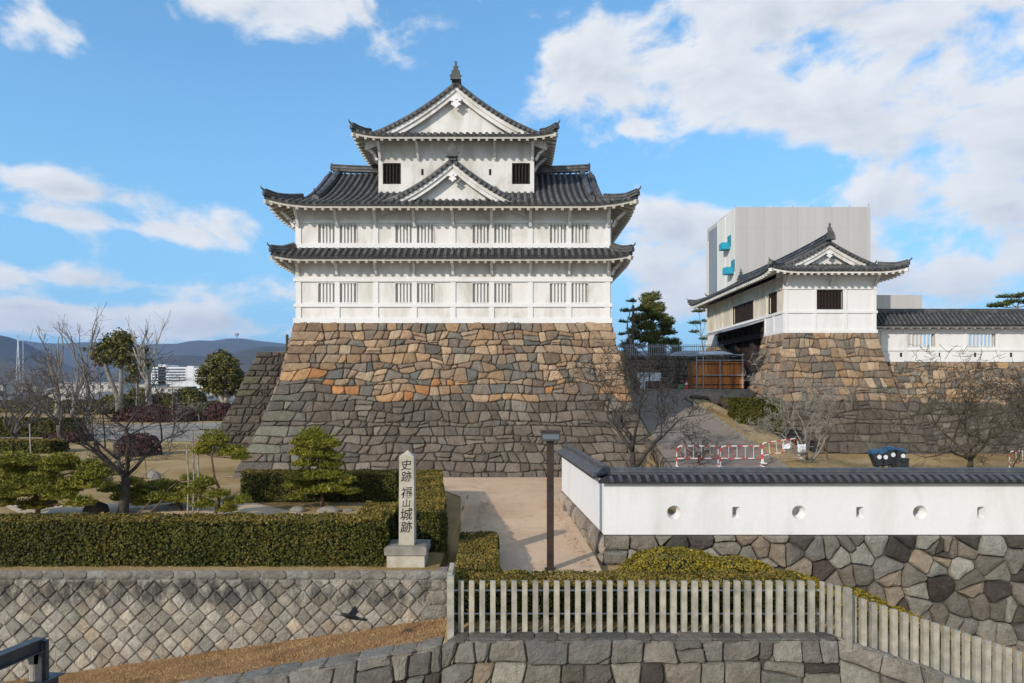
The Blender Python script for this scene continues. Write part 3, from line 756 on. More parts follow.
# eave brackets
def bracket(parent, p, out, ztop, zbot, w=.13, m='plaster'):
    mb = MB(); p = Vector(p); o_ = Vector(out)
    a = Vector((p.x, p.y, zbot)); b = Vector((p.x, p.y, ztop)) + o_
    mb.bar(a + o_ * .12, Vector((p.x, p.y, zbot + (ztop - zbot) * .45)) + o_ * .35, w, .14); mb.bar(Vector((p.x, p.y, zbot + (ztop - zbot) * .42)) + o_ * .33, b, w, .14)
    mb.build('eave_bracket', m, parent)
for i, p in enumerate(posts):
    bracket(tower, (p, YF, 0), (0, -.55, 0), 11.15, 10.50); bracket(tower, (p, YF, 0), (0, -.8, 0), 13.75, 12.92)
for s, fx in ((-1, x0), (1, x1)):
    for k in range(0, 6): bracket(tower, (fx, YF + .1 + k * 1.96, 0), (s * .55, 0, 0), 11.15, 10.50); bracket(tower, (fx, YF + .1 + k * 1.96, 0), (s * .8, 0, 0), 13.75, 12.92)
# skirt roof between the storeys
tiled_roof(tower, Mx((CX, YC, 0)), 8.925, 5.925, 11.24, Hprof(.60, .95, .2), .95, 0, .95, .95, .20, 1.6, 8.0, 5.0, gable=False)
# big roof
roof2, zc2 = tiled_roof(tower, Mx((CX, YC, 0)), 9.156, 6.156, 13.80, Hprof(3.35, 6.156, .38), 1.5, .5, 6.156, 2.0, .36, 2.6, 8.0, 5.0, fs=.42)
# third storey
T3Y = 36.6; T3W = 4.17; T3B = 42.6; u0, u1 = CX - T3W, CX + T3W
ops3 = [(u0 + .27, u0 + 1.15, 15.72, 16.76), (u0 + 2.29, u0 + 2.42, 16.15, 16.48), (u1 - 2.42, u1 - 2.29, 16.15, 16.48), (u1 - 1.15, u1 - .27, 15.72, 16.76)]
wall_front(tower, u0, u1, T3Y, 14.6, 18.1, .3, ops3, 'plaster')
wall_front(tower, u0, u1, T3B, 14.6, 18.1, .3, [], 'plaster', sgn=1)
for s, fx in ((-1, u0), (1, u1)):
    wall_front(tower, T3Y + .302, T3B - .302, fx, 14.6, 18.1, .3, [(38.9, 40.3, 15.9, 16.9)], 'plaster', axis='y', sgn=s)
    barred_window(tower, 'y', s, fx, 38.9, 40.3, 15.9, 16.9, 6, 'wood_window', 'dark_void')
for k in (0, 3): barred_window(tower, 'x', -1, T3Y, *ops3[k], 4, 'wood_window', 'dark_void', bw=.06, fr=.035, frm='wood_window')
for k in (1, 2): slab(tower, 'loophole', 'wood_window', 'x', 1, T3Y + .10, .02, *ops3[k][:2], *ops3[k][2:])
for bxp in (u0 + .1, CX - 2.05, CX + 2.05, u1 - .1): bracket(tower, (bxp, T3Y, 0), (0, -.75, 0), 17.75, 16.98)
for s, fx in ((-1, u0), (1, u1)):
    for yy in (T3Y + .1, T3Y + 2, T3Y + 4, T3B - .1): bracket(tower, (fx, yy, 0), (s * .75, 0, 0), 17.75, 16.98)
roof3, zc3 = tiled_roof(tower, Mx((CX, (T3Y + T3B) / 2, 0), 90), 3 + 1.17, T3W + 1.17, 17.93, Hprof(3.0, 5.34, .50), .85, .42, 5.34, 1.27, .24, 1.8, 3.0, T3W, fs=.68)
# front dormer gable
def dormer(parent, cx, yf, ybk, hw, z0, H, fs=.9):
    rm = MB()
    for s in (-1, 1):
        A = lambda y, d, s=s: (cx + s * (hw - d), y, z0 + H(d))
        sheet(rm, A, lin(yf, ybk, .5), lambda y: hw, 8, drop=.1)
        y = yf + .50
        while y < ybk: rib(rm, A, y, .0, hw, cap=False); y += .335
        for i in range(int(hw / .24)):
            d = .1 + i * .24; z = z0 + H(d) - .045
            rm.tube([(cx + s * (hw - d), yf - .09, z - .01), (cx + s * (hw - d), yf + .45, z)], .10, 6, 1)
        rm.tube([(cx + s * (hw - d), yf + .12, z0 + H(d) + .06) for d in lin(0, hw, .3)], .11, 6, 1)
        pts = [(cx + s * (hw - d), yf, z0 + H(d) - .07) for d in lin(0, hw, .3)]
        rm.sweep(pts, [(-.05, -.06), (.05, -.06), (.05, .06), (-.05, .06)])
    ro = rm.build('front_gable', ['tile_pan_shaded', 'tile'], parent)
    zr = z0 + H(hw) + .10
    ridge_mb([(cx, yy, zr) for yy in lin(yf - .05, ybk, .4)], 1.05).build('gable_ridge', 'tile', ro)
    mb = MB(); finial(mb, (cx, yf - .08, zr + .22), (0, -1, 0), .72, False); mb.build('ridge_ornament', 'tile', ro)
    for s in (-1, 1):
        mb = MB(); dl = lin(.0, hw, .25)
        for (ya, yb_, t0, t1) in ((yf + .02, yf + .10, .13, .34), (yf + .10, yf + .20, .15, .56)):
            for i in range(len(dl) - 1):
                a, b = dl[i], dl[i + 1]; q = [(cx + s * (hw - a), z0 + H(a) - t0), (cx + s * (hw - b), z0 + H(b) - t0), (cx + s * (hw - b), z0 + H(b) - t1), (cx + s * (hw - a), z0 + H(a) - t1)]
                mb.prism(q, ya, yb_)
        mb.build('bargeboard', 'plaster', ro)
        hm = MB(); horn(hm, (cx + s * (hw + .02), yf + .3, z0 + .12), (s, 0, 0), .65); hm.build('corner_tile', 'tile', ro)
    mb = MB(); dl = lin(0, hw, .25)
    prof = [(cx - (hw - d), z0 + H(d) - .1) for d in dl] + [(cx + (hw - d), z0 + H(d) - .1) for d in reversed(dl[:-1])]
    n = len(prof); vs = [(a, yf + .5, b) for a, b in prof] + [(cx, yf + .5, z0 - .2)]
    mb.add(vs, [(i, i + 1, n) for i in range(n - 1)]); mb.build('gable_wall', 'plaster', ro)
    mb = MB(); pendant(mb, (cx, z0 + H(hw) - .82), .66, y0=yf, th=.08); mb.build('gable_pendant', 'plaster_new', ro)
    return ro
dormer(tower, CX, 34.25, 36.7, 3.62, 13.98, Hprof(2.22, 3.62, .42))
# stone base
def base_faces(mb, cx, yc, hx, hy, zt, zb, bt, rh, cw, colfn, rnd, corner, faces='flrb', bend=.25, **kw):
    tx0, tx1, ty0, ty1 = cx - hx, cx + hx, yc - hy, yc + hy; b = bt
    F_ = {'f': ((tx0 - b, ty0 - b, zb), (tx1 + b, ty0 - b, zb), (tx0, ty0, zt), (tx1, ty0, zt)), 'r': ((tx1 + b, ty0 - b, zb), (tx1 + b, ty1 + b, zb), (tx1, ty0, zt), (tx1, ty1, zt)),
          'b': ((tx1 + b, ty1 + b, zb), (tx0 - b, ty1 + b, zb), (tx1, ty1, zt), (tx0, ty1, zt)), 'l': ((tx0 - b, ty1 + b, zb), (tx0 - b, ty0 - b, zb), (tx0, ty1, zt), (tx0, ty0, zt))}
    for k in faces:
        S, W, H = quadS(*F_[k]); fc = .62 if k in 'fl' or True else 1
        # fan battering: steeper towards the top
        def S2(u, v, d, S=S, k=k, W=W, H=H):
            p = Vector(S(u, v, d)); q = v / H; off = bend * math.sin(math.pi * q)
            c = Vector((cx, yc, p.z)); r = p - c
            ex = (hx + b * (1 - q)); ey = (hy + b * (1 - q))
            p.x -= off * (r.x / ex); p.y -= off * (r.y / ey); return tuple(p)
        backing(mb, S2, W, H, d=-.055)
        masonry(mb, S2, W, H, [], lambda u, v, H=H: colfn(u, v, zb + (zt - zb) * v / H, W), rnd, polys=courses(W, H, rh, cw, rnd, corner), **kw)
rnd = random.Random(5)
def tcol(u, v, z, W):
    edge = min(u, W - u); lim = 4.35 + .35 * math.sin(u * .9) + (.45 if u < 2.6 else 0)
    if z > lim + rnd.uniform(-.25, .25):
        if z < lim + .55 and rnd.random() < .5: return pick(rnd, ORANGE)
        if edge < 1.5: return pick(rnd, BROWN[:4])
        return pick(rnd, BROWN + [(.24, .20, .16), (.15, .15, .135)])
    if edge < 2.4 and u < 3.4 and rnd.random() < .55: return pick(rnd, [(.19, .19, .15), (.16, .145, .125)])
    return pick(rnd, DARK)
mb = MB()
base_faces(mb, CX, YC, 8.02, 5.02, 8.08, .35, 2.33, .45, .62, tcol, rnd, (1.5, 1.5), bend=.30, puff=.055, gap=.013, back=.06, tilt=.10, rounding=.03)
tb = mb.build('castle_podium', ['stone', 'gap'], None); tb.location = (0, 0, 0)
tag(tb, 'tall battered stone base under the castle tower, brown stones above dark grey ones', 'stone base')
# ================================================================ GROUND
def ss(x, a, b):
    q = max(0., min(1., (x - a) / (b - a))); return q * q * (3 - 2 * q)
def ramp_z(Y): return .5 + max(0., min(Y, 46.) - 22.) * .1648
def terr(x, Y):
    """height of the land"""
    if Y < 13.15: return -4.2
    if Y < 16.05 and x < -1.32:
        zc_ = max(-4.2, -.16 + min(0, (x + 1.4)) * .174); zd = max(-4.2, -.62 + min(0, (x + 1.52)) * .142)
        return zc_ + (zd - zc_) * (Y - 13.15) / 2.9
    if Y < 13.95 and x > -1.32: return -.10 - max(0, x - 6.4) * .335 if x < 18 else -4.2
    if Y < 18.5 and x > 2.3: return .02 - max(0, x - 6.7) * .33 if x < 20 else -4.2
    if x < -1.7 and Y < 45: return .5
    if x < -18: return .5 - 7 * ss(Y, 118, 135)
    # behind the tower and on the right
    if (x > -16.6 and x < 7.6 and Y > 45.6) or (Y > 52.6 and x < 16.6 and x > -16.6): return 7.15 if Y < 110 else 7.15 - 14 * ss(Y, 110, 135)
    if x >= 23.2 and Y > 46.6: return 6.4 if Y < 110 else 6.4 - 13 * ss(Y, 110, 135)
    base = .1 + min(.4, max(0, Y - 14) * .025)
    if Y >= 46: return 4.5
    if Y > 22:
        rz = ramp_z(Y); k = ss(x, 6.38, 6.42)
        low = .55 + .25 * ss(Y, 34, 44)
        side = low + (rz - low) * (1 - ss(x, 11.6, 18.5))
        return base + (side - base) * k
    return base
def grid_mesh(name, xs, ys, fn, m, off=0, parent=None):
    mb = MB(); n = len(xs)
    for y in ys:
        for x in xs: mb.v.append((x, y, fn(x, y) + off))
    for j in range(len(ys) - 1):
        for i in range(n - 1): a = j * n + i; mb.f.append((a, a + 1, a + n + 1, a + n)); mb.mi.append(0)
    return mb.build(name, m, parent, smooth=False)
def split(*st): 
    out = []
    for (a, b, s_) in st: out += lin(a, b, s_)
    return sorted(set(round(v, 4) for v in out))
xs = split((-900, -120, 60), (-120, -24, 4), (-24, -18.02, 1), (-18, -16.62, .4), (-16.6, -1.74, .8), (-1.7, -1.34, .1), (-1.3, 2.28, .5), (2.32, 5.6, .6), (5.6, 6.38, .4), (6.42, 7.58, .4), (7.62, 16.58, .6), (16.62, 23.18, .6), (23.22, 60, 2), (60, 120, 6), (120, 900, 60))
ys = split((-30, 13.1, 8), (13.14, 13.16, .02), (13.5, 16.04, .5), (16.06, 18.48, .6), (18.52, 45.58, .7), (45.62, 45.98, .3), (46.02, 46.58, .5), (46.62, 52.58, 1.0), (52.62, 64, 2), (64, 140, 5))
gnd = grid_mesh('ground', xs, ys, terr, 'ground'); tag(gnd, 'winter lawn and bare earth of the castle garden', kind='structure')
# far plain of the city and the hills
mb = MB(); mb.add([(-9000, 130, -7.2), (9000, 130, -7.2), (9000, 9500, -7.2), (-9000, 9500, -7.2)], [(0, 1, 2, 3)])
tag(mb.build('city_plain', 'city_ground'), 'flat town land between the castle and the hills', kind='structure')
def hills(name, D, depth, prof, lab, seed):
    """prof: (px,row) skyline at distance D"""
    r_ = random.Random(seed); px = [p[0] for p in prof]; rw = [p[1] for p in prof]
    mb = MB(); X = np.arange(-2200, 3300, 12 if D < 5000 else 14); nx = len(X); nyy = 15
    ph = [(r_.uniform(.004, .03), r_.uniform(0, 6.3), r_.uniform(.3, 1.)) for _ in range(9)]
    for j in range(nyy):
        q = j / (nyy - 1); yy = D + (q - .5) * depth
        for x in X:
            hr = max(0, (HR - np.interp(x, px, rw)) * D / F + CH + 7)
            env = math.sin(math.pi * q) ** .8
            rg = sum(a * math.sin(f * x * 2 + p + q * 5 * (1 + f * 30)) for f, p, a in ph) * hr * .035
            z = -7.3 + max(0, hr * env + rg * (1 - abs(env - .0) * .85) + 1.4 * D / F * r_.uniform(-.3, .3) * env)
            mb.v.append(((x - 512) / F * D, yy, z))
    for j in range(nyy - 1):
        for i in range(nx - 1): a = j * nx + i; mb.f.append((a, a + 1, a + nx + 1, a + nx)); mb.mi.append(0)
    return tag(mb.build(name, 'hill', smooth=True), lab, kind='structure')
hills('hills', 6200, 2600, [(-2200, 372), (-1200, 355), (-600, 348), (-150, 330), (0, 340), (12, 341), (27, 341.5), (41, 343), (61, 344), (82, 343), (96, 342.5), (120, 344), (152, 347), (171, 344.6), (190, 345), (208, 340.5), (220, 341.5), (237, 338.8), (252, 338.6), (265, 341), (300, 345), (500, 350), (800, 352), (1400, 345), (3300, 365)], 'blue hazy ridge of hills along the horizon', 3)
hills('hills', 3300, 1200, [(-2200, 380), (-800, 370), (-120, 318), (0, 335), (8, 341), (20, 350), (41, 361), (90, 372), (130, 374), (150, 370), (160, 364), (178, 354.5), (200, 356), (215, 361), (236, 354.5), (256, 350), (277, 346), (340, 352), (500, 366), (800, 374), (3300, 378)], 'nearer wooded hills below the hazy ridge', 8)
# paths, ramp and road: thin sheets laid on the ground
def sheet_poly(name, m, rows, off, lab, nx=10, kind='structure', fn=terr):
    """rows: (Y, xleft, xright)"""
    mb = MB(); pts = []
    for i in range(len(rows) - 1):
        a, b = rows[i], rows[i + 1]; n = max(1, int(abs(b[0] - a[0]) / .5))
        for j in range(n + (i == len(rows) - 2)): q = j / n; pts.append(tuple(a[k] + (b[k] - a[k]) * q for k in range(3)))
    for (Y, xa, xb) in pts:
        for i in range(nx + 1): x = xa + (xb - xa) * i / nx; mb.v.append((x, Y, fn(x, Y) + off))
    for j in range(len(pts) - 1):
        for i in range(nx): a = j * (nx + 1) + i; mb.f.append((a, a + 1, a + nx + 2, a + nx + 1)); mb.mi.append(0)
    return tag(mb.build(name, m), lab, kind=kind)
sheet_poly('path', 'path', [(14.2, -1.28, 2.25), (18.6, -1.4, 2.24), (26.6, -2.0, 1.85), (28.0, -2.7, 5.2), (32.6, -14, 5.2)], .03, 'tan sandy path leading up to the stone base of the tower', 24)
sheet_poly('path', 'gravel', [(18.2, -13, -3.9), (20.2, -16, -3.6), (22.5, -16, -6.5), (25.2, -19, -9.5)], .025, 'pale gravel path through the pine garden', 12)
sheet_poly('ramp', 'ramp_asphalt', [(22.5, 6.43, 11.0), (28, 6.43, 11.0), (43, 7.45, 11.0), (46.0, 7.45, 14.2), (51.8, 7.45, 16.3)], .04, 'brownish asphalt ramp climbing beside the tower to the gate', 10)
sheet_poly('road', 'asphalt', [(54, -36, -23), (58, -44, -21.5), (76, -52, -22.5), (82, -36, -23)], .03, 'grey asphalt road crossing the lawn at the left', 8)
stone_wall_later = True
# kerb of the ramp
mb = MB()
for i in range(24):
    a, b = 26 + i * .72, 26 + (i + 1) * .72 - .02; mb.bar((11.06, a, terr(11.06, a) + .06), (11.06, b, terr(11.06, b) + .06), .16, .2)
tag(mb.build('kerb', 'concrete'), 'dark stone kerb along the right edge of the ramp', kind='structure')
mb = MB(); mb.box(7.6, 16.2, 45.9, 46.15, 4.1, 4.66)
tag(mb.build('kerb', 'concrete'), 'low concrete kerb across the top of the ramp', kind='structure')

# ================================================================ STONE WALLS
def stone_wall(name, label, corners, rh, cw, colfn, seed, corner=(0, 0), voronoi=False, jit=.3, mortar='gap', nu=16, nv=6, thick=None, topcap=None, wob=.10, **kw):
    r_ = random.Random(seed); S, W, H = quadS(*corners); mb = MB()
    backing(mb, S, W, H, d=kw.pop('bd', -.05), nu=nu, nv=nv)
    polys = None if voronoi else courses(W, H, rh, cw, r_, corner, wob)
    ex = kw.pop('extra', 0); st = sites_rows(W, H, rh, cw, jit, r_, corner) if voronoi else []
    st += [(r_.uniform(0, W), r_.uniform(0, H)) for _ in range(int(len(st) * ex))]
    masonry(mb, S, W, H, st, lambda u, v: colfn(r_, u, v, W, H), r_, polys=polys, **kw)
    if thick:       # solid body behind the face
        bl, br, tl, tr = map(Vector, corners); t_ = Vector(thick); vs = [tuple(p + t_ * .03 / t_.length * 3) for p in (bl, br, tr, tl)] + [tuple(p + t_) for p in (bl, br, tr, tl)]
        mb.add(vs, [(4, 7, 6, 5), (0, 4, 5, 1), (3, 2, 6, 7), (0, 3, 7, 4), (1, 5, 6, 2)], 1); mb.c.extend([(.1, .1, .1)] * 8)
    o = mb.build(name, ['stone', mortar]); tag(o, label, 'stone wall'); return o
gc = lambda r_, u, v, W, H: pick(r_, GREY)
dc = lambda r_, u, v, W, H: pick(r_, DARK)
def mixc(lim):
    def f(r_, u, v, W, H):
        return pick(r_, BROWN + [(.42, .27, .14), (.27, .25, .21)]) if v > lim + r_.uniform(-.2, .2) else pick(r_, [tuple(c * .8 for c in q) for q in DARK])
    return f
# retaining wall of diamond-set stones, left foreground
def diamond_wall():
    r_ = random.Random(3); x0_, x1_ = -18.0, -1.52; Yt, Yb = 16.10, 15.92
    mb = MB(); mb.c = []
    zt = .50; W = x1_ - x0_; H = 4.4
    n = Vector((0, -1, .03)).normalized()
    S = lambda u, v, d: (x0_ + u, 15.98 - d * 1.0 + (v - H) * .035, zt - H + v)
    backing(mb, S, W, H, d=-.032, nu=20, nv=4)
    p = .41; st = []
    top = H - .20; j = 0; v = top - .06
    while v > -.3:
        u = (j % 2) * p / 2
        while u < W: st.append((u + r_.uniform(-.035, .035), v + r_.uniform(-.03, .03))); u += p
        v -= p / 2; j += 1
    # straight coping course and corner blocks
    pol = []
    ws = []; u = 0
    while u < W: w_ = r_.uniform(.42, .62); ws.append((u, min(W, u + w_))); u += w_
    def cf(u, v):
        c = pick(r_, [(.44, .405, .335), (.48, .44, .36), (.40, .37, .31), (.52, .48, .40), (.46, .40, .31), (.37, .34, .29)])
        if H - .78 < v < H - .30: kk = r_.uniform(.75, 1); c = tuple(a * kk for a in c)
        return c
    ins = lambda cx, cy: cy < top and cx < W - .45
    masonry(mb, S, W, top, st, cf, r_, gap=.005, puff=.03, rough=.008, inside=ins, rounding=.022, chop=.03, tilt=.04)
    masonry(mb, S, W, H, [], lambda u, v: pick(r_, [(.30, .29, .26), (.34, .33, .29), (.26, .25, .22)]), r_, polys=[[(a, top), (b, top), (b, H), (a, H)] for a, b in ws], gap=.008, puff=.012, rough=.006)
    v = 0; cb = []
    i = 0
    while v < top - .1: h = min(top - v, r_.uniform(.26, .36)); wd = .62 if i % 2 else .42; cb.append([(W - wd, v), (W, v), (W, v + h), (W - wd, v + h)]); v += h; i += 1
    masonry(mb, S, W, H, [], lambda u, v: pick(r_, [(.32, .30, .25), (.28, .26, .22)]), r_, polys=cb, gap=.010, puff=.025, rough=.008)
    mb.box(x0_, x1_, 16.02, 16.35, zt - H, zt - .004, 1); mb.c.extend([(.2, .2, .2)] * 8)
    mb.box(x1_, x1_ + .02, 15.9, 16.35, zt - H, zt - .03, 1); mb.c.extend([(.2, .2, .2)] * 8)
    o = mb.build('retaining_wall', ['stone_stained', 'mortar']); tag(o, 'pale retaining wall of diamond-set stones below the long hedge', 'retaining wall')
diamond_wall()
# lower wall of squared blocks in front
def lower_wall():
    r_ = random.Random(9); mb = MB(); mb.c = []
    xa, xb, xc, xd = -20.0, -1.35, 6.25, 20.0; slL, slR = .174, .335; H = 3.8
    def zt(x): return -.15 + (x - xb) * slL if x < xb else (-.02 - max(0, x - xc) * slR - (.0) if x >= xb + .25 else -.15 + (x - xb) * .5)
    for (u0_, u1_) in ((xa, xb), (xb, xc), (xc, xd)):
        W = u1_ - u0_
        S = lambda u, v, d, u0_=u0_: (u0_ + u, 13.08 - d + (v - H) * .10, zt(u0_ + u) - H + v)
        backing(mb, S, W, H, d=-.04, nu=int(W * 3), nv=4)
        masonry(mb, S, W, H, [], lambda u, v: pick(r_, GREY + [(.21, .195, .17), (.24, .225, .19)]) if v < H - .36 else pick(r_, [(.24, .225, .195), (.19, .18, .16), (.29, .27, .235)]), r_, polys=courses(W, H, .40, .56, r_, (0, 0), .05, .14), gap=.008, puff=.05, rough=.012, tilt=.16, rounding=.028, chop=.035)
        # coping slabs on top
        T = lambda u, v, d, u0_=u0_: (u0_ + u, 13.04 + v, zt(u0_ + u) + d)
        backing(mb, T, W, .52, d=-.02, nu=int(W * 3), nv=2)
        pol = []; u = 0
        while u < W: w_ = r_.uniform(.45, .75); e = min(W, u + w_); pol.append([(u, 0), (e, 0), (e, .52), (u, .52)]); u = e
        dk = .55 if u0_ == xb else 1.0
        masonry(mb, T, W, .52, [], lambda u, v, dk=dk: tuple(a * dk for a in pick(r_, [(.30, .28, .245), (.26, .245, .215), (.36, .34, .30)])), r_, polys=pol, gap=.008, puff=.015, rough=.006)
    o = mb.build('retaining_wall', ['stone', 'gap']); tag(o, 'grey squared-block retaining wall with flat coping at the bottom of the view', 'retaining wall')
lower_wall()
# base of the white wall in the right foreground
def wzb(x): return -.02 - max(0, x - 7.0) * .34 - .5
stone_wall('stone_wall', 'wall base of big irregular grey stones under the long white wall in the right foreground', ((2.16, 18.02, -4.4), (19.0, 18.02, -4.4), (2.50, 18.40, .80), (19.0, 18.40, .80)), .50, .62, gc, 21, voronoi=True, extra=.25, jit=.5, gap=.012, puff=.075, rough=.012, bd=-.06, back=.10, tilt=.22, rounding=.03, chop=.035, thick=(0, .5, 0))
stone_wall('stone_wall', 'short stone footing under the white wall end that turns back beside the path', ((1.60, 26.4, -.3), (2.28, 18.2, -.3), (1.90, 26.5, .78), (2.52, 18.50, .80)), .5, .6, lambda r_, u, v, W, H: pick(r_, [(.36, .30, .235), (.30, .25, .20), (.40, .34, .27), (.24, .21, .18)]), 23, voronoi=True, jit=.45, extra=.3, gap=.015, puff=.07, rough=.015, tilt=.2, rounding=.03, chop=.035, thick=(.4, 0, 0))
# stone base of the gate and the wall running right from it
mb = MB(); rnd = random.Random(14)
def gcol(u, v, z, W):
    if z > 4.0 + rnd.uniform(-.4, .4): return pick(rnd, BROWN + [(.27, .215, .16), (.24, .20, .16)])
    return pick(rnd, [tuple(a * .8 for a in q) for q in DARK])
base_faces(mb, 20.26, 45.25, 2.96, 1.77, 8.28, .4, 2.35, .52, .66, gcol, rnd, (1.2, 1.2), faces='flrb', bend=.25, puff=.055)
tag(mb.build('gate_podium', ['stone', 'gap']), 'battered brown stone base under the near end of the gatehouse', 'stone base')
mb = MB(); rnd = random.Random(15)
base_faces(mb, 20.26, 59.2, 2.96, 1.4, 8.28, 4.3, .6, .50, .66, gcol, rnd, (1.0, 1.0), faces='flrb', bend=.05, puff=.05)
tag(mb.build('gate_podium', ['stone', 'gap']), 'small stone base under the far end of the gatehouse, beyond the doorway', 'stone base')
stone_wall('stone_wall', 'long rampart of brown over dark stones below the roofed wall right of the gatehouse', ((20.5, 41.05, .2), (60, 41.05, .2), (22.5, 45.6, 6.48), (60, 45.6, 6.48)), .44, .58, mixc(4.6), 31, wob=.22, thick=(0, 2.5, 0), puff=.07, nu=30, back=.09, rough=.02)
stone_wall('stone_wall', 'dark mossy rampart rising behind the left edge of the tower base', ((-19.6, 43.5, .3), (-8.0, 43.5, .3), (-16.9, 45.4, 7.12), (-8.0, 45.4, 7.12)), .46, .52, lambda r_, u, v, W, H: tuple(a * .62 for a in pick(r_, DARK + [(.16, .15, .10)])), 33, corner=(1.2, 0), puff=.07, rough=.02, nu=8, thick=(0, 1.0, 0))
stone_wall('stone_wall', 'side of the dark mossy rampart facing the lawn', ((-19.6, 100, .3), (-19.6, 43.5, .3), (-16.9, 100, 7.12), (-16.9, 45.4, 7.12)), .7, 1.1, lambda r_, u, v, W, H: tuple(a * .62 for a in pick(r_, DARK)), 34, corner=(0, 1.2), puff=.07, nu=8)
stone_wall('stone_wall', 'grey stone wall with a fence on top between the tower and the gatehouse', ((7.0, 52.4, 4.3), (16.8, 52.4, 4.3), (7.0, 52.5, 7.2), (16.8, 52.5, 7.2)), .42, .55, lambda r_, u, v, W, H: tuple(a * .95 for a in pick(r_, DARK + [(.17, .15, .12)])), 35, puff=.05, nu=8, thick=(0, .8, 0))
stone_wall('stone_wall', 'side wall of the upper terrace turning the corner behind the tower', ((7.6, 45.4, 4.2), (7.6, 52.6, 4.2), (7.6, 45.4, 7.2), (7.6, 52.6, 7.2)), .5, .7, dc, 36, puff=.05, nu=4)

stone_wall('stone_wall', 'low wedge of stones holding the left edge of the ramp beside the tower corner', ((6.42, 33.5, .35), (6.42, 22.5, .35), (6.42, 33.5, 2.52), (6.42, 22.5, .72)), .42, .6, lambda r_, u, v, W, H: pick(r_, DARK + [(.17, .15, .125)]), 37, puff=.04, nu=4)
# ================================================================ WHITE WALLS
def coping_roof(parent, pa, pb, half, ze, zr, tile, sp=.30, ends=(0, 0), mitre=(0, 0), name='roof_tiles', r=.07):
    """small two-sided tile roof from pa to pb (x,y); mitre: shear of the end cut"""
    pa = Vector((pa[0], pa[1], 0)); pb = Vector((pb[0], pb[1], 0)); d = (pb - pa); L = d.length; d.normalize(); nrm = Vector((d.y, -d.x, 0))
    mb = MB()
    for s in (-1, 1):
        A = lambda u, t, s=s: tuple(pa + d * u + nrm * s * (half - t) + Vector((0, 0, ze + (zr - ze) * t / half)))
        def span(t): return (mitre[0] * s * (half - t), L + mitre[1] * s * (half - t))
        vs = []; 
        for t in (0, half): a, b = span(t); vs += [A(a, t), A(b, t)]
        mb.add(vs, [(0, 1, 3, 2)]); mb.add([vs[0], vs[1], tuple(Vector(vs[1]) - Vector((0, 0, .09))), tuple(Vector(vs[0]) - Vector((0, 0, .09)))], [(0, 1, 2, 3)])
        u = sp / 2
        lo, hi = span(0)
        u = min(0, lo) + sp / 2
        while u < max(L, hi) - .05:
            t0 = 0
            if mitre[0] * s > 0 and u < lo: u += sp; continue
            # clip against mitre lines
            ok = [t for t in (0, half * .5, half * .98) if span(t)[0] <= u <= span(t)[1]]
            if ok: rib(mb, A, u, min(ok), max(ok), r=r, cap=min(ok) == 0) if max(ok) > min(ok) else None
            u += sp
    ro = mb.build(name, ['tile_pan_shaded', tile], parent)
    pts = [tuple(pa + d * u + Vector((0, 0, zr + (.05 if half > .5 else .03)))) for u in lin(ends[0], L + ends[1], 1.0)]
    ridge_mb(pts, .62 if half > .5 else .42).build('ridge', tile, ro)
    return ro
# foreground white wall, long face
fw = thing('plaster_wall', 'long bright white wall with round and square loopholes above the big grey stones', 'wall', (2.49, 18.5, .8))
Yf = 18.5; za, zb_ = .80, 2.26; xL, xR = 2.49, 19.0; xi = 2.93
cells = []; rpx = [(674, 'o'), (736, 's'), (799, 'o'), (860, 's'), (920, 'o'), (981, 's'), (1042, 'o'), (1103, 's'), (1164, 'o')]
cs = [((p - 512) / F * Yf, k) for p, k in rpx]
mb = MB(); N = 24; zc0 = CH + (HR - 512.5) * Yf / F
edges = [xL] + [(cs[i][0] + cs[i + 1][0]) / 2 for i in range(len(cs) - 1)] + [xR]
for (cx, kd), ea, eb in zip(cs, edges[:-1], edges[1:]):
    def ring(rad, y, out=False):
        pts = []
        for i in range(N):
            a = 2 * math.pi * (i + .5) / N; c, s_ = math.cos(a), math.sin(a)
            if out:
                # point on the panel rectangle in this direction
                kx = ((eb - cx) if c > 0 else (ea - cx)) / c if abs(c) > 1e-6 else 1e9; kz = ((zb_ - zc0) if s_ > 0 else (za - zc0)) / s_ if abs(s_) > 1e-6 else 1e9
                k = min(kx, kz); pts.append((cx + c * k, y, zc0 + s_ * k))
            elif kd == 'o': pts.append((cx + rad * c, y, zc0 + rad * s_))
            else:
                k = min(abs(.105 / c) if abs(c) > 1e-6 else 9, abs(.165 / s_) if abs(s_) > 1e-6 else 9) * rad / .2; pts.append((cx + c * k, y, zc0 + s_ * k))
        return pts
    R0 = ring(0, Yf, True); R1 = ring(.19, Yf); R2 = ring(.12, Yf + .24); R3 = ring(0, Yf + .40, True); R2b = ring(.12, Yf + .40)
    b0 = len(mb.v); mb.v += R0 + R1 + R2 + R2b + R3
    for i in range(N):
        j = (i + 1) % N
        for k in range(4): mb.f.append((b0 + k * N + i, b0 + k * N + j, b0 + (k + 1) * N + j, b0 + (k + 1) * N + i)); mb.mi.append(0)
    # square up panel corners
    for (qx, qz) in ((ea, za), (eb, za), (ea, zb_), (eb, zb_)):
        an = math.atan2(qz - zc0, qx - cx) % (2 * math.pi); i = int(an / (2 * math.pi) * N - .5) % N; j = (i + 1) % N
        for Rg, yy in ((R0, Yf), (R3, Yf + .4)): mb.add([Rg[i], (qx, yy, qz), Rg[j]], [(0, 1, 2)])
mb.add([(xL, Yf, za), (xR, Yf, za), (xR, Yf + .4, za), (xL, Yf + .4, za), (xL, Yf, zb_), (xR, Yf, zb_), (xR, Yf + .4, zb_), (xL, Yf + .4, zb_)], [(0, 3, 2, 1), (4, 5, 6, 7), (1, 2, 6, 5)])
mb.build('wall', 'plaster_new', fw)
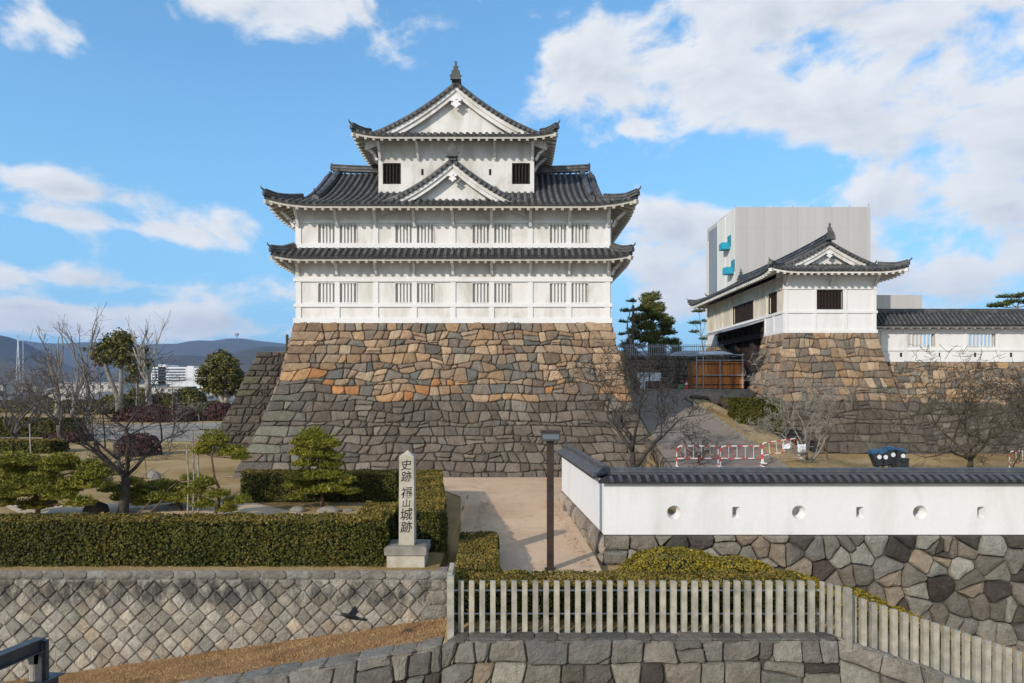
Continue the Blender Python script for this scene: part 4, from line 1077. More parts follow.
mb = MB(); mb.box(xL + .02, xR, Yf - .02, Yf + .05, 2.15, 2.26); mb.build('eave_band', 'plaster', fw)
# side segment going back
ax, ay, bx_, by = 2.49, 18.5, 1.93, 26.4
mb = MB(); mb.add([(ax, ay, za), (bx_, by, za), (bx_ + .4, by, za), (ax + .42, ay + .4, za), (ax, ay, zb_), (bx_, by, zb_), (bx_ + .4, by, zb_), (ax + .42, ay + .4, zb_)], [(0, 1, 2, 3), (4, 7, 6, 5), (0, 4, 5, 1), (1, 5, 6, 2), (2, 6, 7, 3), (3, 7, 4, 0)])
mb.build('return_wall', 'plaster_new', fw)
coping_roof(fw, (ax + .21, ay + .2), (xR, ay + .2), .38, 2.30, 2.43, 'tile_blue', .245, mitre=(-1, 0), r=.058)
coping_roof(fw, (bx_ + .2, by + .05), (ax + .21, ay + .2), .38, 2.30, 2.43, 'tile_blue', .245, mitre=(0, -1), r=.058)
mb = MB(); horn(mb, (bx_ + .2, by + .1, 2.50), (0, 1, 0), .35); mb.build('end_tile', 'tile_blue', fw)
# far roofed wall right of the gatehouse
dw = thing('plaster_wall', 'tile-roofed white wall with barred openings joined to the right of the gatehouse', 'wall', (23.3, 45.8, 6.48))
Y2 = 45.8; sc2 = F / Y2
pxx = lambda p: (p - 512) / F * Y2
ow = [(pxx(907.7), pxx(934.5), 7.52, 8.36), (pxx(968.7), pxx(995), 7.52, 8.36), (pxx(1030), pxx(1056), 7.52, 8.36)]
wall_front(dw, 23.22, 60, Y2, 6.47, 9.0, .35, ow, 'plaster_new')
slab(dw, 'wall_band', 'plaster_new', 'x', -1, Y2, .06, 23.25, 60, 7.22, 7.36); slab(dw, 'wall_band', 'plaster_new', 'x', -1, Y2, .07, 23.25, 60, 8.55, 8.68)
for i, p in enumerate([882, 905, 937, 966, 998, 1027, 1059]): slab(dw, 'wall_post', 'plaster_new', 'x', -1, Y2, .045, pxx(p) - .09, pxx(p) + .09, 6.5, 8.6)
for p in (901, 939, 975, 1011): slab(dw, 'loophole', 'wood_window', 'x', -1, Y2, .012, pxx(p) - .07, pxx(p) + .07, 6.82, 7.10)
for o_ in ow:
    w_ = barred_window(dw, 'x', -1, Y2, *o_, 6, 'plaster_new', None, bw=.09, fr=.04)
coping_roof(dw, (23.1, Y2 + .18), (60, Y2 + .18), .95, 8.90, 9.82, 'tile', .30, r=.085)
mb = MB(); mb.box(23.2, 60, Y2 - .66, Y2 - .60, 8.74, 8.86)
for i in range(60): mb.box(23.4 + i * .6, 23.52 + i * .6, Y2 - .6, Y2, 8.68, 8.80)
mb.build('eaves', 'plaster_new', dw)

# ================================================================ GATEHOUSE
gate = thing('gatehouse', 'long white gatehouse with dark tiled roof spanning two stone bases', 'gatehouse', (20.26, 52, 4.5))
gx0, gx1, gy0, gy1 = 17.32, 23.2, 43.5, 60.5
fo = [((816.3 - 512) / F * gy0, (842 - 512) / F * gy0, 9.80, 10.94)]
wall_front(gate, gx0, gx1, gy0, 8.28, 11.95, .3, fo, 'plaster_new'); wall_front(gate, gx0, gx1, gy1, 8.28, 11.95, .3, [], 'plaster_sunlit_cream', sgn=1)
barred_window(gate, 'x', -1, gy0, *fo[0], 7, 'wood_window', 'dark_void', bw=.10, frm='wood_window')
for (b0, b1, pr) in ((8.24, 8.45, .07), (9.50, 9.66, .07), (11.02, 11.20, .07)): slab(gate, 'wall_band', 'plaster_new', 'x', -1, gy0, pr, gx0 - .06, gx1 + .06, b0, b1)
for p in (gx0 + .12, 19.28, 21.22, gx1 - .12): slab(gate, 'wall_post', 'plaster_new', 'x', -1, gy0, .045, p - .11, p + .11, 8.3, 11.0)
for p in (815.2, 843.4): slab(gate, 'wall_post', 'plaster_new', 'x', -1, gy0, .043, (p - 512) / F * gy0 - .05, (p - 512) / F * gy0 + .05, 9.66, 11.02)
lo = [(44.7, 46.0, 9.75, 10.98), (49.1, 53.4, 9.75, 10.98)]
wall_front(gate, gy0 + .302, gy1 - .302, gx0, 9.42, 11.95, .3, lo, 'plaster_sunlit_cream', axis='y')
wall_front(gate, gy0 + .302, 46.8, gx0, 8.28, 9.418, .3, [], 'plaster_new', axis='y', name='lower_wall'); wall_front(gate, 57.6, gy1 - .302, gx0, 8.28, 9.418, .3, [(59.0, 59.25, 8.9, 9.3)], 'plaster_new', axis='y', name='lower_wall')
wall_front(gate, gy0 + .302, gy1 - .302, gx1, 8.28, 11.95, .3, [], 'plaster_new', axis='y', sgn=1)
for o_, nb in zip(lo, (3, 12)): barred_window(gate, 'y', -1, gx0, *o_, nb, 'wood_window', 'dark_void', bw=.16, frm='wood_window')
slab(gate, 'wall_band', 'plaster_new', 'y', -1, gx0, .07, gy0 - .06, gy1 + .06, 9.50, 9.66); slab(gate, 'wall_band', 'plaster_sunlit_cream', 'y', -1, gx0, .07, gy0 - .06, gy1 + .06, 11.05, 11.2)
slab(gate, 'wall_band', 'plaster_new', 'y', -1, gx0, .068, gy0 - .06, 46.8, 8.24, 8.45)
for yy in (43.6, 46.5, 48.8, 53.7, 56.2, 58.3, 60.35): slab(gate, 'wall_post', 'plaster_sunlit_cream', 'y', -1, gx0, .05, yy - .11, yy + .11, 9.66, 11.9)
for yy in (43.6, 45.2, 46.7): slab(gate, 'wall_post', 'plaster_new', 'y', -1, gx0, .05, yy - .10, yy + .10, 8.3, 9.5)
mb = MB(); mb.box(gx0 + .1, gx1 - .1, 46.8, 57.6, 9.0, 9.40)
for i in range(9): yy = 47.2 + i * 1.25; mb.box(gx0 - .05, gx1, yy, yy + .3, 8.62, 9.0)
mb.box(gx0 + .1, gx0 + .5, 46.7, 57.7, 8.25, 8.62); mb.build('gate_beams', 'wood_dark', gate)
mb = MB()   # canopy over the gateway
mb.add([(gx0 - 1.1, 46.7, 9.12), (gx0 - 1.1, 58.2, 9.12), (gx0, 58.2, 9.46), (gx0, 46.7, 9.46), (gx0 - 1.1, 46.7, 9.02), (gx0 - 1.1, 58.2, 9.02), (gx0, 58.2, 9.36), (gx0, 46.7, 9.36)], [(0, 3, 2, 1), (4, 5, 6, 7), (0, 1, 5, 4), (1, 2, 6, 5), (3, 0, 4, 7)])
mb.build('gate_canopy', 'galvanised', gate)
for yy in (47.6, 50.4, 54.2, 57.0):
    mb = MB(); mb.box(gx0 + .35, gx0 + .85, yy - .28, yy + .28, 4.5, 8.3); mb.build('gate_pillar', 'wood_dark', gate)
for a, b in ((47.9, 50.1), (50.7, 53.9), (54.5, 56.7)):
    mb = MB(); mb.box(gx0 + .62, gx0 + .74, a, b, 4.55, 8.2)
    for i in range(int((b - a) / .4)): mb.box(gx0 + .59, gx0 + .62, a + i * .4, a + i * .4 + .05, 4.6, 8.15)
    mb.build('gate_door', 'wood_window', gate)
roofg, zcg = tiled_roof(gate, Mx((20.26, 52, 0), 90), 9.75, 4.3, 12.08, Hprof(1.95, 4.3, .38), 1.3, .45, 4.3, 1.75, .26, 2.0, 8.5, 2.94, fs=.72, soff='plaster', ridge_s=.95)
for p in (gx0 + .1, 20.26, gx1 - .1): bracket(gate, (p, gy0, 0), (0, -.7, 0), 11.95, 11.25)
# ================================================================ HEDGES AND SHRUBS
def hedge(name, label, quad, z0, z1, dens=900, size=.032, group=None, cat='hedge', zf=None, top='hedge_lit_top_leaf', side='hedge_leaf'):
    """clipped hedge; quad = near-left, near-right, far-right, far-left footprint corners"""
    q = [np.array(p, float) for p in quad]; th = thing(name, label, cat, (float(q[0][0]), float(q[0][1]), z0), group)
    g = zf or (lambda x, y: 0.)
    mb = MB(); ins = .12; c = sum(q) / 4
    n = max(2, int(np.linalg.norm(q[1] - q[0]) / .5)); vs = []
    ea = ins / np.linalg.norm(q[1] - q[0]); eb = ins / np.linalg.norm(q[3] - q[0])
    bl_ = lambda u, v: q[0] * (1 - u) * (1 - v) + q[1] * u * (1 - v) + q[2] * u * v + q[3] * (1 - u) * v
    qi = [bl_(ea, eb), bl_(1 - ea, eb), bl_(1 - ea, 1 - eb), bl_(ea, 1 - eb)]
    for i in range(n + 1):
        a = qi[0] + (qi[1] - qi[0]) * i / n; b = qi[3] + (qi[2] - qi[3]) * i / n; ga, gb = g(*a), g(*b)
        vs += [(a[0], a[1], z0 + ga), (a[0], a[1], z1 - ins + ga), (b[0], b[1], z1 - ins + gb), (b[0], b[1], z0 + gb)]
    fs = []
    for i in range(n): 
        for k in range(4): fs.append((i * 4 + k, i * 4 + (k + 1) % 4, i * 4 + 4 + (k + 1) % 4, i * 4 + 4 + k))
    fs += [(0, 1, 2, 3), (n * 4, n * 4 + 1, n * 4 + 2, n * 4 + 3)]
    mb.add(vs, fs); mb.build('branches', 'core', th)
    def wav(u, v): return .034 * np.sin(u * 2.1 + 1) * np.sin(v * 3.3) + .026 * np.sin(u * 5.7 + v) + .012 * np.sin(u * 11 + v * 7)
    C = []; Nn = []
    for k in range(4):
        a, b = q[k], q[(k + 1) % 4]; L = np.linalg.norm(b - a); H = z1 - z0; m = int(L * H * dens)
        if m < 4: continue
        u = rng.uniform(0, 1, m); v = rng.uniform(0, 1, m) ** .95; nr = np.array([(b - a)[1], -(b - a)[0]]) / L
        off = -np.abs(rng.normal(0, .05, m)) + wav(u * L, v * H) + .01
        xy = a + (b - a) * u[:, None] + nr * off[:, None]; gz = np.array([g(*p) for p in xy]) if zf else 0
        rt = -.035 * (v > .93) * (v - .93) / .07
        xy += nr * rt[:, None]
        C.append(np.column_stack([xy, z0 + v * H + gz])); Nn.append(np.tile([nr[0], nr[1], .25], (m, 1)))
    L1 = np.linalg.norm(q[1] - q[0]); L2 = np.linalg.norm(q[3] - q[0])
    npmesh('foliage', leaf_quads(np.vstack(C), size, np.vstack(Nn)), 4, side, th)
    m = int(L1 * L2 * dens * 1.15); u = rng.uniform(0, 1, m); v = rng.uniform(0, 1, m)
    xy = (q[0] * ((1 - u) * (1 - v))[:, None] + q[1] * (u * (1 - v))[:, None] + q[2] * (u * v)[:, None] + q[3] * ((1 - u) * v)[:, None])
    gz = np.array([g(*p) for p in xy]) if zf else 0
    z = z1 + gz + wav(u * L1, v * L2) - np.abs(rng.normal(0, .03, m))
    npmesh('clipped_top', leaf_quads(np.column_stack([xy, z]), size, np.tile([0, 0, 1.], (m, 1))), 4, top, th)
    return th
hedge('hedge', 'long clipped dark green hedge on top of the diamond-stone wall', [(-19, 16.32), (-3.02, 16.32), (-3.10, 17.3), (-19, 17.3)], .5, 1.60, 1000)
hedge('hedge', 'short hedge piece turning back from the long front hedge beside the stone pillar', [(-3.95, 17.3), (-3.05, 17.3), (-3.1, 19.3), (-4.1, 19.3)], .5, 1.56, 900)
hedge('hedge', 'brown-topped hedge running back along the left edge of the sandy path', [(-2.9, 17.7), (-1.72, 17.7), (-2.72, 26.4), (-4.35, 26.4)], .5, 1.60, 900)
hedge('hedge', 'hedge at the foot of the tower base behind the small garden pine', [(-10.1, 25.4), (-4.3, 25.4), (-4.4, 26.5), (-10.3, 26.5)], .5, 1.60, 700, .036)
hedge('hedge', 'low hedge directly behind the picket fence of stone posts', [(-1.16, 13.85), (6.12, 13.85), (6.1, 14.9), (-1.16, 14.9)], .0, .80, 1300, .028)
hedge('hedge', 'low hedge block on the near left side of the sandy path', [(-1.25, 14.95), (-.28, 14.95), (-.42, 18.8), (-1.38, 18.8)], .05, .82, 1200, .03)
hedge('hedge', 'dark square-clipped bush beside the ramp below the gatehouse', [(12.15, 36.6), (14.45, 36.6), (14.6, 38.6), (12.2, 38.6)], 2.1, 4.18, 500, .05, cat='bush', top='hedge_leaf')
hedge('hedge', 'low dark hedge at the far left beside the bare trees', [(-47, 58), (-37.5, 58), (-37.5, 60), (-47, 60)], .4, 2.1, 120, .11, top='hedge_leaf')
hedge('hedge', 'far left hedge nearest the gravel garden', [(-36, 44), (-29.8, 44), (-29.8, 46), (-36, 46)], .4, 1.3, 160, .09)
def mound(name, label, pts, m, dens=700, size=.04, group=None, cat='shrub'):
    """rounded shrub: list of (x,y,zbase,rx,ry,h) lobes"""
    th = thing(name, label, cat, pts[0][:3], group); C = []; Nn = []; mb = MB()
    for (x, y, zb, rx, ry, h) in pts:
        A = 2 * math.pi * ((rx + ry) / 2) * h * .8 + rx * ry * 2; n = int(A * dens)
        v = rng.normal(size=(n, 3)); v[:, 2] = np.abs(v[:, 2]); v /= np.linalg.norm(v, axis=1)[:, None]
        r = 1 - np.abs(rng.normal(0, .06, n)) + .05 * np.sin(v[:, 0] * 9) * np.sin(v[:, 1] * 7 + x)
        p = v * r[:, None]; sg = np.sign(p) * np.abs(p) ** .85
        C.append(np.column_stack([x + sg[:, 0] * rx, y + sg[:, 1] * ry, zb + sg[:, 2] * h])); Nn.append(v)
        vs = []; N1, N2 = 12, 5
        for j in range(N2 + 1):
            for i in range(N1): a = 2 * math.pi * i / N1; e = j / N2 * math.pi / 2; vs.append((x + rx * .88 * math.cos(a) * math.cos(e), y + ry * .88 * math.sin(a) * math.cos(e), zb - .1 + h * .9 * math.sin(e)))
        mb.add(vs, [(j * N1 + i, j * N1 + (i + 1) % N1, (j + 1) * N1 + (i + 1) % N1, (j + 1) * N1 + i) for j in range(N2) for i in range(N1)])
    mb.build('branches', 'core', th)
    npmesh('foliage', leaf_quads(np.vstack(C), size, np.vstack(Nn)), 4, m, th); return th
mound('azalea_shrub', 'golden green rounded shrub below the corner of the long white wall', [(3.9, 16.4, .0, 1.35, 1.1, .90), (5.2, 16.3, .0, 1.3, 1.1, .70), (6.3, 16.0, -.05, 1.1, 1.0, .48)], 'golden_leaf', 1000, .03)
mound('azalea_shrub', 'golden shrub behind the upper end of the sloping fence', [(7.4, 15.3, -.45, 1.1, 1.0, .72), (8.3, 15.2, -.75, 1.0, .9, .62)], 'golden_leaf', 1000, .03)
mound('azalea_shrub', 'small golden shrub farther down behind the sloping fence', [(9.5, 15.0, -1.15, .9, .8, .5)], 'golden_leaf', 1000, .03)
mound('azalea_shrub', 'lowest golden shrub behind the sloping fence at the right', [(11.4, 14.9, -1.8, 1.0, .8, .5)], 'golden_leaf', 1000, .03)
mound('azalea_shrub', 'long low maroon shrub beyond the lawn, left part of the pair', [(-47.5, 86, .4, 2.6, 2, 2.0), (-44.4, 85, .4, 2.4, 2, 2.2), (-41.5, 85.5, .4, 2.0, 2, 2.0)], 'maroon_leaf', 60, .13)
mound('azalea_shrub', 'maroon shrub beyond the lawn nearest the evergreen tree', [(-37.4, 88, .4, 2.6, 2, 2.4), (-34.4, 88.5, .4, 1.8, 1.6, 1.9)], 'maroon_leaf', 60, .13)
mound('azalea_shrub', 'dome-shaped maroon shrub on the lawn behind the black bare tree', [(-23.6, 43.2, .45, 1.35, 1.2, 1.45)], 'maroon_leaf', 260, .06)
mound('azalea_shrub', 'flat maroon shrub on the lawn at the left', [(-35.2, 54, .45, 1.7, 1.3, .8)], 'maroon_leaf', 160, .08)

# ================================================================ TREES
def bare_tree(name, label, base, h, r0, seed, m='bark', spread=.55, levels=5, forks=(2, 3), first=.28, lean=(0, 0), twig=True, wig=.12, ratio=.74, group=None, tw=.006, upw=.12, stub=False, cat='tree'):
    r_ = random.Random(seed); th = thing(name, label, cat, base, group); T = MB(); B = MB()
    def seg(p, d, L, r, lev):
        n = 4 if lev < 2 else 3; pts = [p]; rs = [r]; q = p.copy(); dd = d.copy()
        for i in range(n):
            dd = (dd + Vector((r_.gauss(0, wig), r_.gauss(0, wig), r_.gauss(0, wig * .6) + upw * .3))).normalized(); q = q + dd * L / n; pts.append(q.copy()); rs.append(r * (1 - (.38 if not stub or lev < 2 else .2) * (i + 1) / n))
        (T if lev < 2 else B).tube(pts, rs, 7 if lev < 1 else (5 if lev < 3 else 3), cap=lev < 2 or stub)
        if lev >= levels: return
        k = r_.randint(*forks) + (1 if lev == 0 else 0)
        for j in range(k):
            at = len(pts) - 1 if (j == 0 or lev == 0 and j < 3) else r_.randint(1, len(pts) - 1); a = r_.uniform(0, 2 * math.pi) if lev else 2 * math.pi * j / k + r_.uniform(-.5, .5)
            perp = dd.orthogonal().normalized(); perp = Matrix.Rotation(a, 3, dd) @ perp; sp = spread * r_.uniform(.55, 1.35)
            nd = (dd * math.cos(sp) + perp * math.sin(sp) + Vector((0, 0, upw))).normalized()
            seg(pts[at].copy(), nd, L * ratio * r_.uniform(.75, 1.2) if lev else h * .32 * r_.uniform(.8, 1.15), rs[at] * r_.uniform(.55, .78), lev + 1)
        if twig and lev >= levels - 2:
            for j in range(4):
                i = r_.randint(1, len(pts) - 1); v = Vector((r_.gauss(0, 1), r_.gauss(0, 1), r_.gauss(.4, .8))).normalized(); B.bar(pts[i], pts[i] + v * L * r_.uniform(.3, .7), tw * 1.6, tw * 1.6)
    seg(Vector(base), Vector((lean[0], lean[1], 1)).normalized(), h * first, r0, 0)
    T.build('trunk', m, th, smooth=True); B.build('branches', m, th); return th
zg = .5
bare_tree('bare_tree', 'black-trunked bare tree standing among the garden pines at the left', (-12.9, 22.6, .45), 6.2, .19, 91, 'bark', .78, 5, forks=(2, 4), first=.22, tw=.007, upw=.10, wig=.15)
bare_tree('bare_tree', 'dark bare tree in front of the right corner of the tower base', (4.95, 28.2, .5), 5.9, .18, 6, 'bark', .72, 6, forks=(2, 4), first=.28, tw=.008, upw=.04, wig=.14, ratio=.72)
bare_tree('bare_tree', 'pale thin bare tree beside the dark square-clipped bush', (12.9, 29.5, .9), 4.6, .11, 17, 'bark_grey', .6, 6, forks=(2, 4), first=.22, tw=.008, upw=.12)
bare_tree('bare_tree', 'slender brown sapling just right of the pale bare tree', (14.4, 31.0, .9), 3.4, .07, 27, 'bark_pine', .5, 5, first=.3, tw=.006)
bare_tree('bare_tree', 'mossy spreading bare tree below the right-hand rampart', (20.2, 30.0, .5), 5.8, .17, 33, 'bark_moss', .8, 6, forks=(2, 4), first=.22, tw=.008, upw=.03, wig=.14, ratio=.72)
bare_tree('bare_tree', 'bare tree at the right edge of the view below the rampart', (24.6, 32.5, .5), 5.8, .14, 38, 'bark', .75, 6, forks=(2, 4), first=.26, tw=.008, upw=.05)
bare_tree('bare_tree', 'low bare tree spreading in front of the tower base beside the ramp fence', (7.9, 28.6, .9), 2.6, .09, 44, 'bark', .8, 5, first=.22, tw=.005, upw=.02)
gl = 'bare trees at the far left of the garden'
for i, (px, Y, h, r0, m, lab) in enumerate([(62, 52, 6.5, .22, 'bark_mid', 'grey-brown bare tree in the left garden beside the flat maroon shrub'), (14, 55, 6.4, .22, 'bark_mid', 'bare tree nearest the left edge, beside the far hedge'), (38, 62, 7.0, .16, 'bark_grey', 'thin bare tree between the two dark ones at the far left'),
        (2, 72, 8, .2, 'bark_grey', 'pale bare tree cut by the left edge of the view'), (88, 66, 7, .16, 'bark_grey', 'twiggy bare tree in front of the tall pollarded trees'), (28, 88, 8.5, .2, 'bark_grey', 'distant grey bare tree at the left below the mast'), (172, 60, 5, .1, 'bark_grey', 'thin young bare tree on the lawn before the white hospital block')]):
    bare_tree('bare_tree', lab, ((px - 512) / F * Y, Y, .4), h, r0, 50 + i, m, .62, 5, forks=(2, 4) if i < 3 else (2, 3), first=.24, tw=.011, upw=.08, group=gl)
for i, (px, Y, h, r0, m, lab) in enumerate([(57, 80, 11.5, .42, 'bark_grey', 'tall pollarded bare tree, leftmost of the cut-back ones'), (72, 82, 9.5, .30, 'bark_grey', 'shorter pollarded tree between two taller cut-back ones'), (86, 84, 13.5, .36, 'bark_grey', 'tallest pollarded tree with fine twigs at its top'), (149, 90, 13.0, .50, 'bark_pale', 'pale pollarded tree standing before the white hospital block')]):
    bare_tree('bare_tree', lab, ((px - 512) / F * Y, Y, .4), h, r0, 70 + i, m, .40, 3 if i != 2 else 4, first=.40, twig=(i in (2, 3)), wig=.10, ratio=.62, stub=True, tw=.014, upw=.32, group='pollarded trees across the lawn')
def needle_pad(C, Nn, x, y, z, rx, ry, rz, dens):
    n = int(rx * ry * dens); v = rng.normal(size=(n, 3)); v /= np.linalg.norm(v, axis=1)[:, None]
    v[:, 2] = np.where(v[:, 2] < 0, v[:, 2] * .35, v[:, 2]); r = rng.uniform(.15, 1.1, n) ** .5
    r *= 1 + .16 * np.sin(v[:, 0] * 7 + x * 3) * np.sin(v[:, 1] * 6 + y * 5)
    C.append(np.column_stack([x + v[:, 0] * rx * r, y + v[:, 1] * ry * r, z + v[:, 2] * rz * r])); Nn.append(v)
def needles(C, size, per=5):
    """tufts of thin needles: (N,3) -> quads"""
    n = len(C); out = []
    up = np.array([0, 0, 1.])
    for k in range(per):
        d = rng.normal(size=(n, 3)); d[:, 2] = np.abs(d[:, 2]) * .9 + .15; d /= np.linalg.norm(d, axis=1)[:, None]
        s_ = np.cross(d, rng.normal(size=(n, 3))); s_ /= np.linalg.norm(s_, axis=1)[:, None]
        L = (size * rng.uniform(.7, 1.3, n))[:, None]; w_ = size * .13
        out.append(np.stack([C - s_ * w_, C + s_ * w_, C + d * L + s_ * w_ * .4, C + d * L - s_ * w_ * .4], axis=1))
    return np.concatenate(out).reshape(-1, 3)
def pine(name, label, base, trunk, pads, r0, dens=900, size=.11, m='needle', bark='bark_pine', group=None, per=5, fat=1.0):
    """trunk: offsets from the base; pads: (dx,dy,dz,rx,rz)"""
    th = thing(name, label, 'pine tree', base, group); b = Vector(base); pts = [b + Vector(p) for p in trunk]; T = MB()
    T.tube(pts, [r0 * (1 - .75 * i / (len(pts) - 1)) for i in range(len(pts))], 7); B = MB(); C = []; Nn = []
    for (dx, dy, dz, rx, rz) in pads:
        rx *= fat; rz *= fat ** 3; c = b + Vector((dx, dy, dz)); near = min(pts, key=lambda p: (p - c).length + (3 if p.z > c.z + .1 else 0))
        mid = near.lerp(c, .55) + Vector((0, 0, -.06 * rx)); B.tube([near, mid, c + Vector((0, 0, -rz * .2))], [r0 * .34, r0 * .26, r0 * .14], 5)
        for k in range(5):
            a = rng.uniform(0, 6.28); B.bar(mid.lerp(c, .5), c + Vector((math.cos(a) * rx * .7, math.sin(a) * rx * .7, rng.uniform(-.1, .5) * rz)), r0 * .12, r0 * .12)
        needle_pad(C, Nn, c.x, c.y, c.z, rx, rx, rz, dens)
    T.build('trunk', bark, th, smooth=True); B.build('branches', bark, th)
    npmesh('foliage', needles(np.vstack(C), size, per), 4, m, th); return th
def autopads(px0, px1, r0, r1, base, Y, n, seed, rx=(.35, .6), rz=.16):
    """spread n pads over the tree's own width and height"""
    r_ = random.Random(seed); out = []
    for i in range(n):
        q = (i + .5) / n; px = px0 + (px1 - px0) * ((i * .618 + r_.uniform(-.1, .1)) % 1); row = r0 + (r1 - r0) * q + r_.uniform(-3, 3)
        p = P(px, row, Y + r_.uniform(-.5, .5)); e = .55 + .45 * q; px = 0
        out.append((p.x - base[0], p.y - base[1], p.z - base[2], r_.uniform(*rx), rz * r_.uniform(.8, 1.2)))
    return out
b = (-15.6, 22.4, .45)
pine('pine_tree', 'wide yellow-green garden pine at the left edge behind the long hedge', b, [(0, 0, 0), (.02, .1, .5), (-.15, .1, .9), (.1, 0, 1.3), (0, 0, 1.75)], autopads(-8, 96, 458, 505, b, 22.4, 26, 2, (.40, .60), .26), .09, 1700, .10)
b = (-11.4, 23.6, .45)
pine('pine_tree', 'low propped garden pine behind the black bare tree', b, [(0, 0, 0), (-.2, .1, .4), (-.5, 0, .8), (-.1, 0, 1.1)], autopads(112, 196, 480, 504, b, 23.6, 14, 4, (.34, .52), .20), .08, 1700, .10)
b = (-10.4, 24.5, .45)
pine('pine_tree', 'sparse garden pine low in the grass right of the bare tree', b, [(0, 0, 0), (.1, .1, .35), (.3, 0, .7)], autopads(160, 190, 486, 508, b, 24.5, 5, 6, (.28, .42), .13), .06, 1300, .09)
b = (-9.72, 22.2, .45)
pine('pine_tree', 'leaning garden pine with a round top tuft beside the bamboo stakes', b, [(0, 0, 0), (.15, 0, .5), (.25, 0, .95), (.05, 0, 1.4), (-.05, 0, 2.1), (.1, 0, 2.6)],
     [(.0, 0, 2.55, .42, .30), (-.35, .1, 2.25, .30, .2), (.55, .1, 2.2, .40, .2), (.9, 0, 2.05, .28, .16), (-.3, 0, 1.2, .36, .16), (-.6, .1, .95, .3, .14), (.2, -.1, .85, .34, .14), (.75, .1, .6, .38, .14), (-.25, 0, .5, .32, .12), (.45, 0, .35, .30, .12)], .07, 1900, .10, fat=1.1)
b = (-6.75, 24.2, .45)
pine('pine_tree', 'two-tiered garden pine in front of the short hedge below the tower base', b, [(0, 0, 0), (.04, 0, .6), (-.15, 0, 1.2), (-.1, 0, 1.8), (-.3, 0, 2.5)],
     [(-.30, 0, 2.6, .42, .26), (-.62, .1, 2.35, .42, .22), (.12, -.1, 2.3, .52, .24), (-.75, 0, 2.0, .34, .20), (-.15, 0, 1.95, .55, .22), (.35, 0, 1.85, .36, .16), (-.5, 0, 1.15, .55, .20), (.2, 0, 1.2, .58, .20), (.75, .1, 1.0, .45, .18), (-.9, 0, .85, .40, .16), (.3, -.1, .75, .55, .16), (-.3, 0, .65, .5, .15), (-.95, 0, .4, .3, .12), (1.0, 0, .62, .34, .13), (-.55, 0, 1.6, .4, .16), (.25, .1, 1.55, .45, .16), (-.1, -.2, 2.35, .4, .2)], .075, 1900, .11, fat=1.07)
# pines behind the terrace fence
b = (11.9, 58.5, 7.1)
pine('pine_tree', 'full dark pine behind the fenced wall between tower and gatehouse', b, [(0, 0, 0), (-.1, 0, 1.5), (.1, 0, 3), (-.1, 0, 4.4), (.1, 0, 5.0)], [(math.cos(a) * rr * (.5 + .6 * abs(math.sin(a * 1.7))), math.sin(a) * rr, z + .35 * math.sin(a * 3.1), s_ * (.65 + .6 * abs(math.sin(a * 5))), .40 + .2 * abs(math.sin(a * 2.3))) for a, rr, z, s_ in [(i * 2.4, 2.0 * (1 - max(0, (i / 35 - .30)) * 1.2) + .05, .3 + 4.75 * i / 35, .60) for i in range(36)]], .2, 330, .24, 'needle_mid', per=5)
b = (9.55, 56, 7.1)
pine('pine_tree', 'thin crooked pine right beside the tower corner', b, [(0, 0, 0), (.25, 0, 1.1), (-.05, 0, 2.1), (-.1, 0, 3.0), (.15, 0, 3.9), (.4, 0, 4.6)], [(.3, 0, 4.7, .42, .16), (-.3, 0, 3.9, .5, .16), (.7, .2, 4.0, .45, .15), (-.45, 0, 3.0, .4, .14), (.5, 0, 3.1, .4, .14), (.55, 0, 2.2, .35, .12), (-.5, .1, 2.0, .35, .12)], .10, 160, .22, 'needle_dark', 'bark_grey', per=5)
b = (41.5, 55, 6.4)
pine('pine_tree', 'sparse pine reaching over the roofed wall at the right edge', b, [(0, 0, 0), (.2, 0, 2), (-.3, 0, 3.6), (-.8, 0, 4.8), (-.6, 0, 5.6)], [(-2.4, 0, 4.9, .8, .14), (-1.4, 0, 5.2, .7, .14), (-.6, 0, 5.7, .8, .18), (.6, 0, 5.2, .9, .2), (-1.7, .2, 5.65, .5, .1)], .16, 130, .26, 'needle_dark', 'bark_grey')
b = (19.4, 70, 6.4)
pine('pine_tree', 'spindly pine showing past the far end of the gatehouse', b, [(0, 0, -2), (.2, 0, 2), (0, 0, 3.6), (-.2, 0, 6.0)], [(-.3, 0, 6.1, .7, .14), (-.6, 0, 4.9, .6, .14), (.5, 0, 5.1, .5, .14), (-.7, 0, 4.0, .5, .12), (.4, 0, 3.3, .6, .12)], .1, 120, .26, 'needle_dark', 'bark_grey')
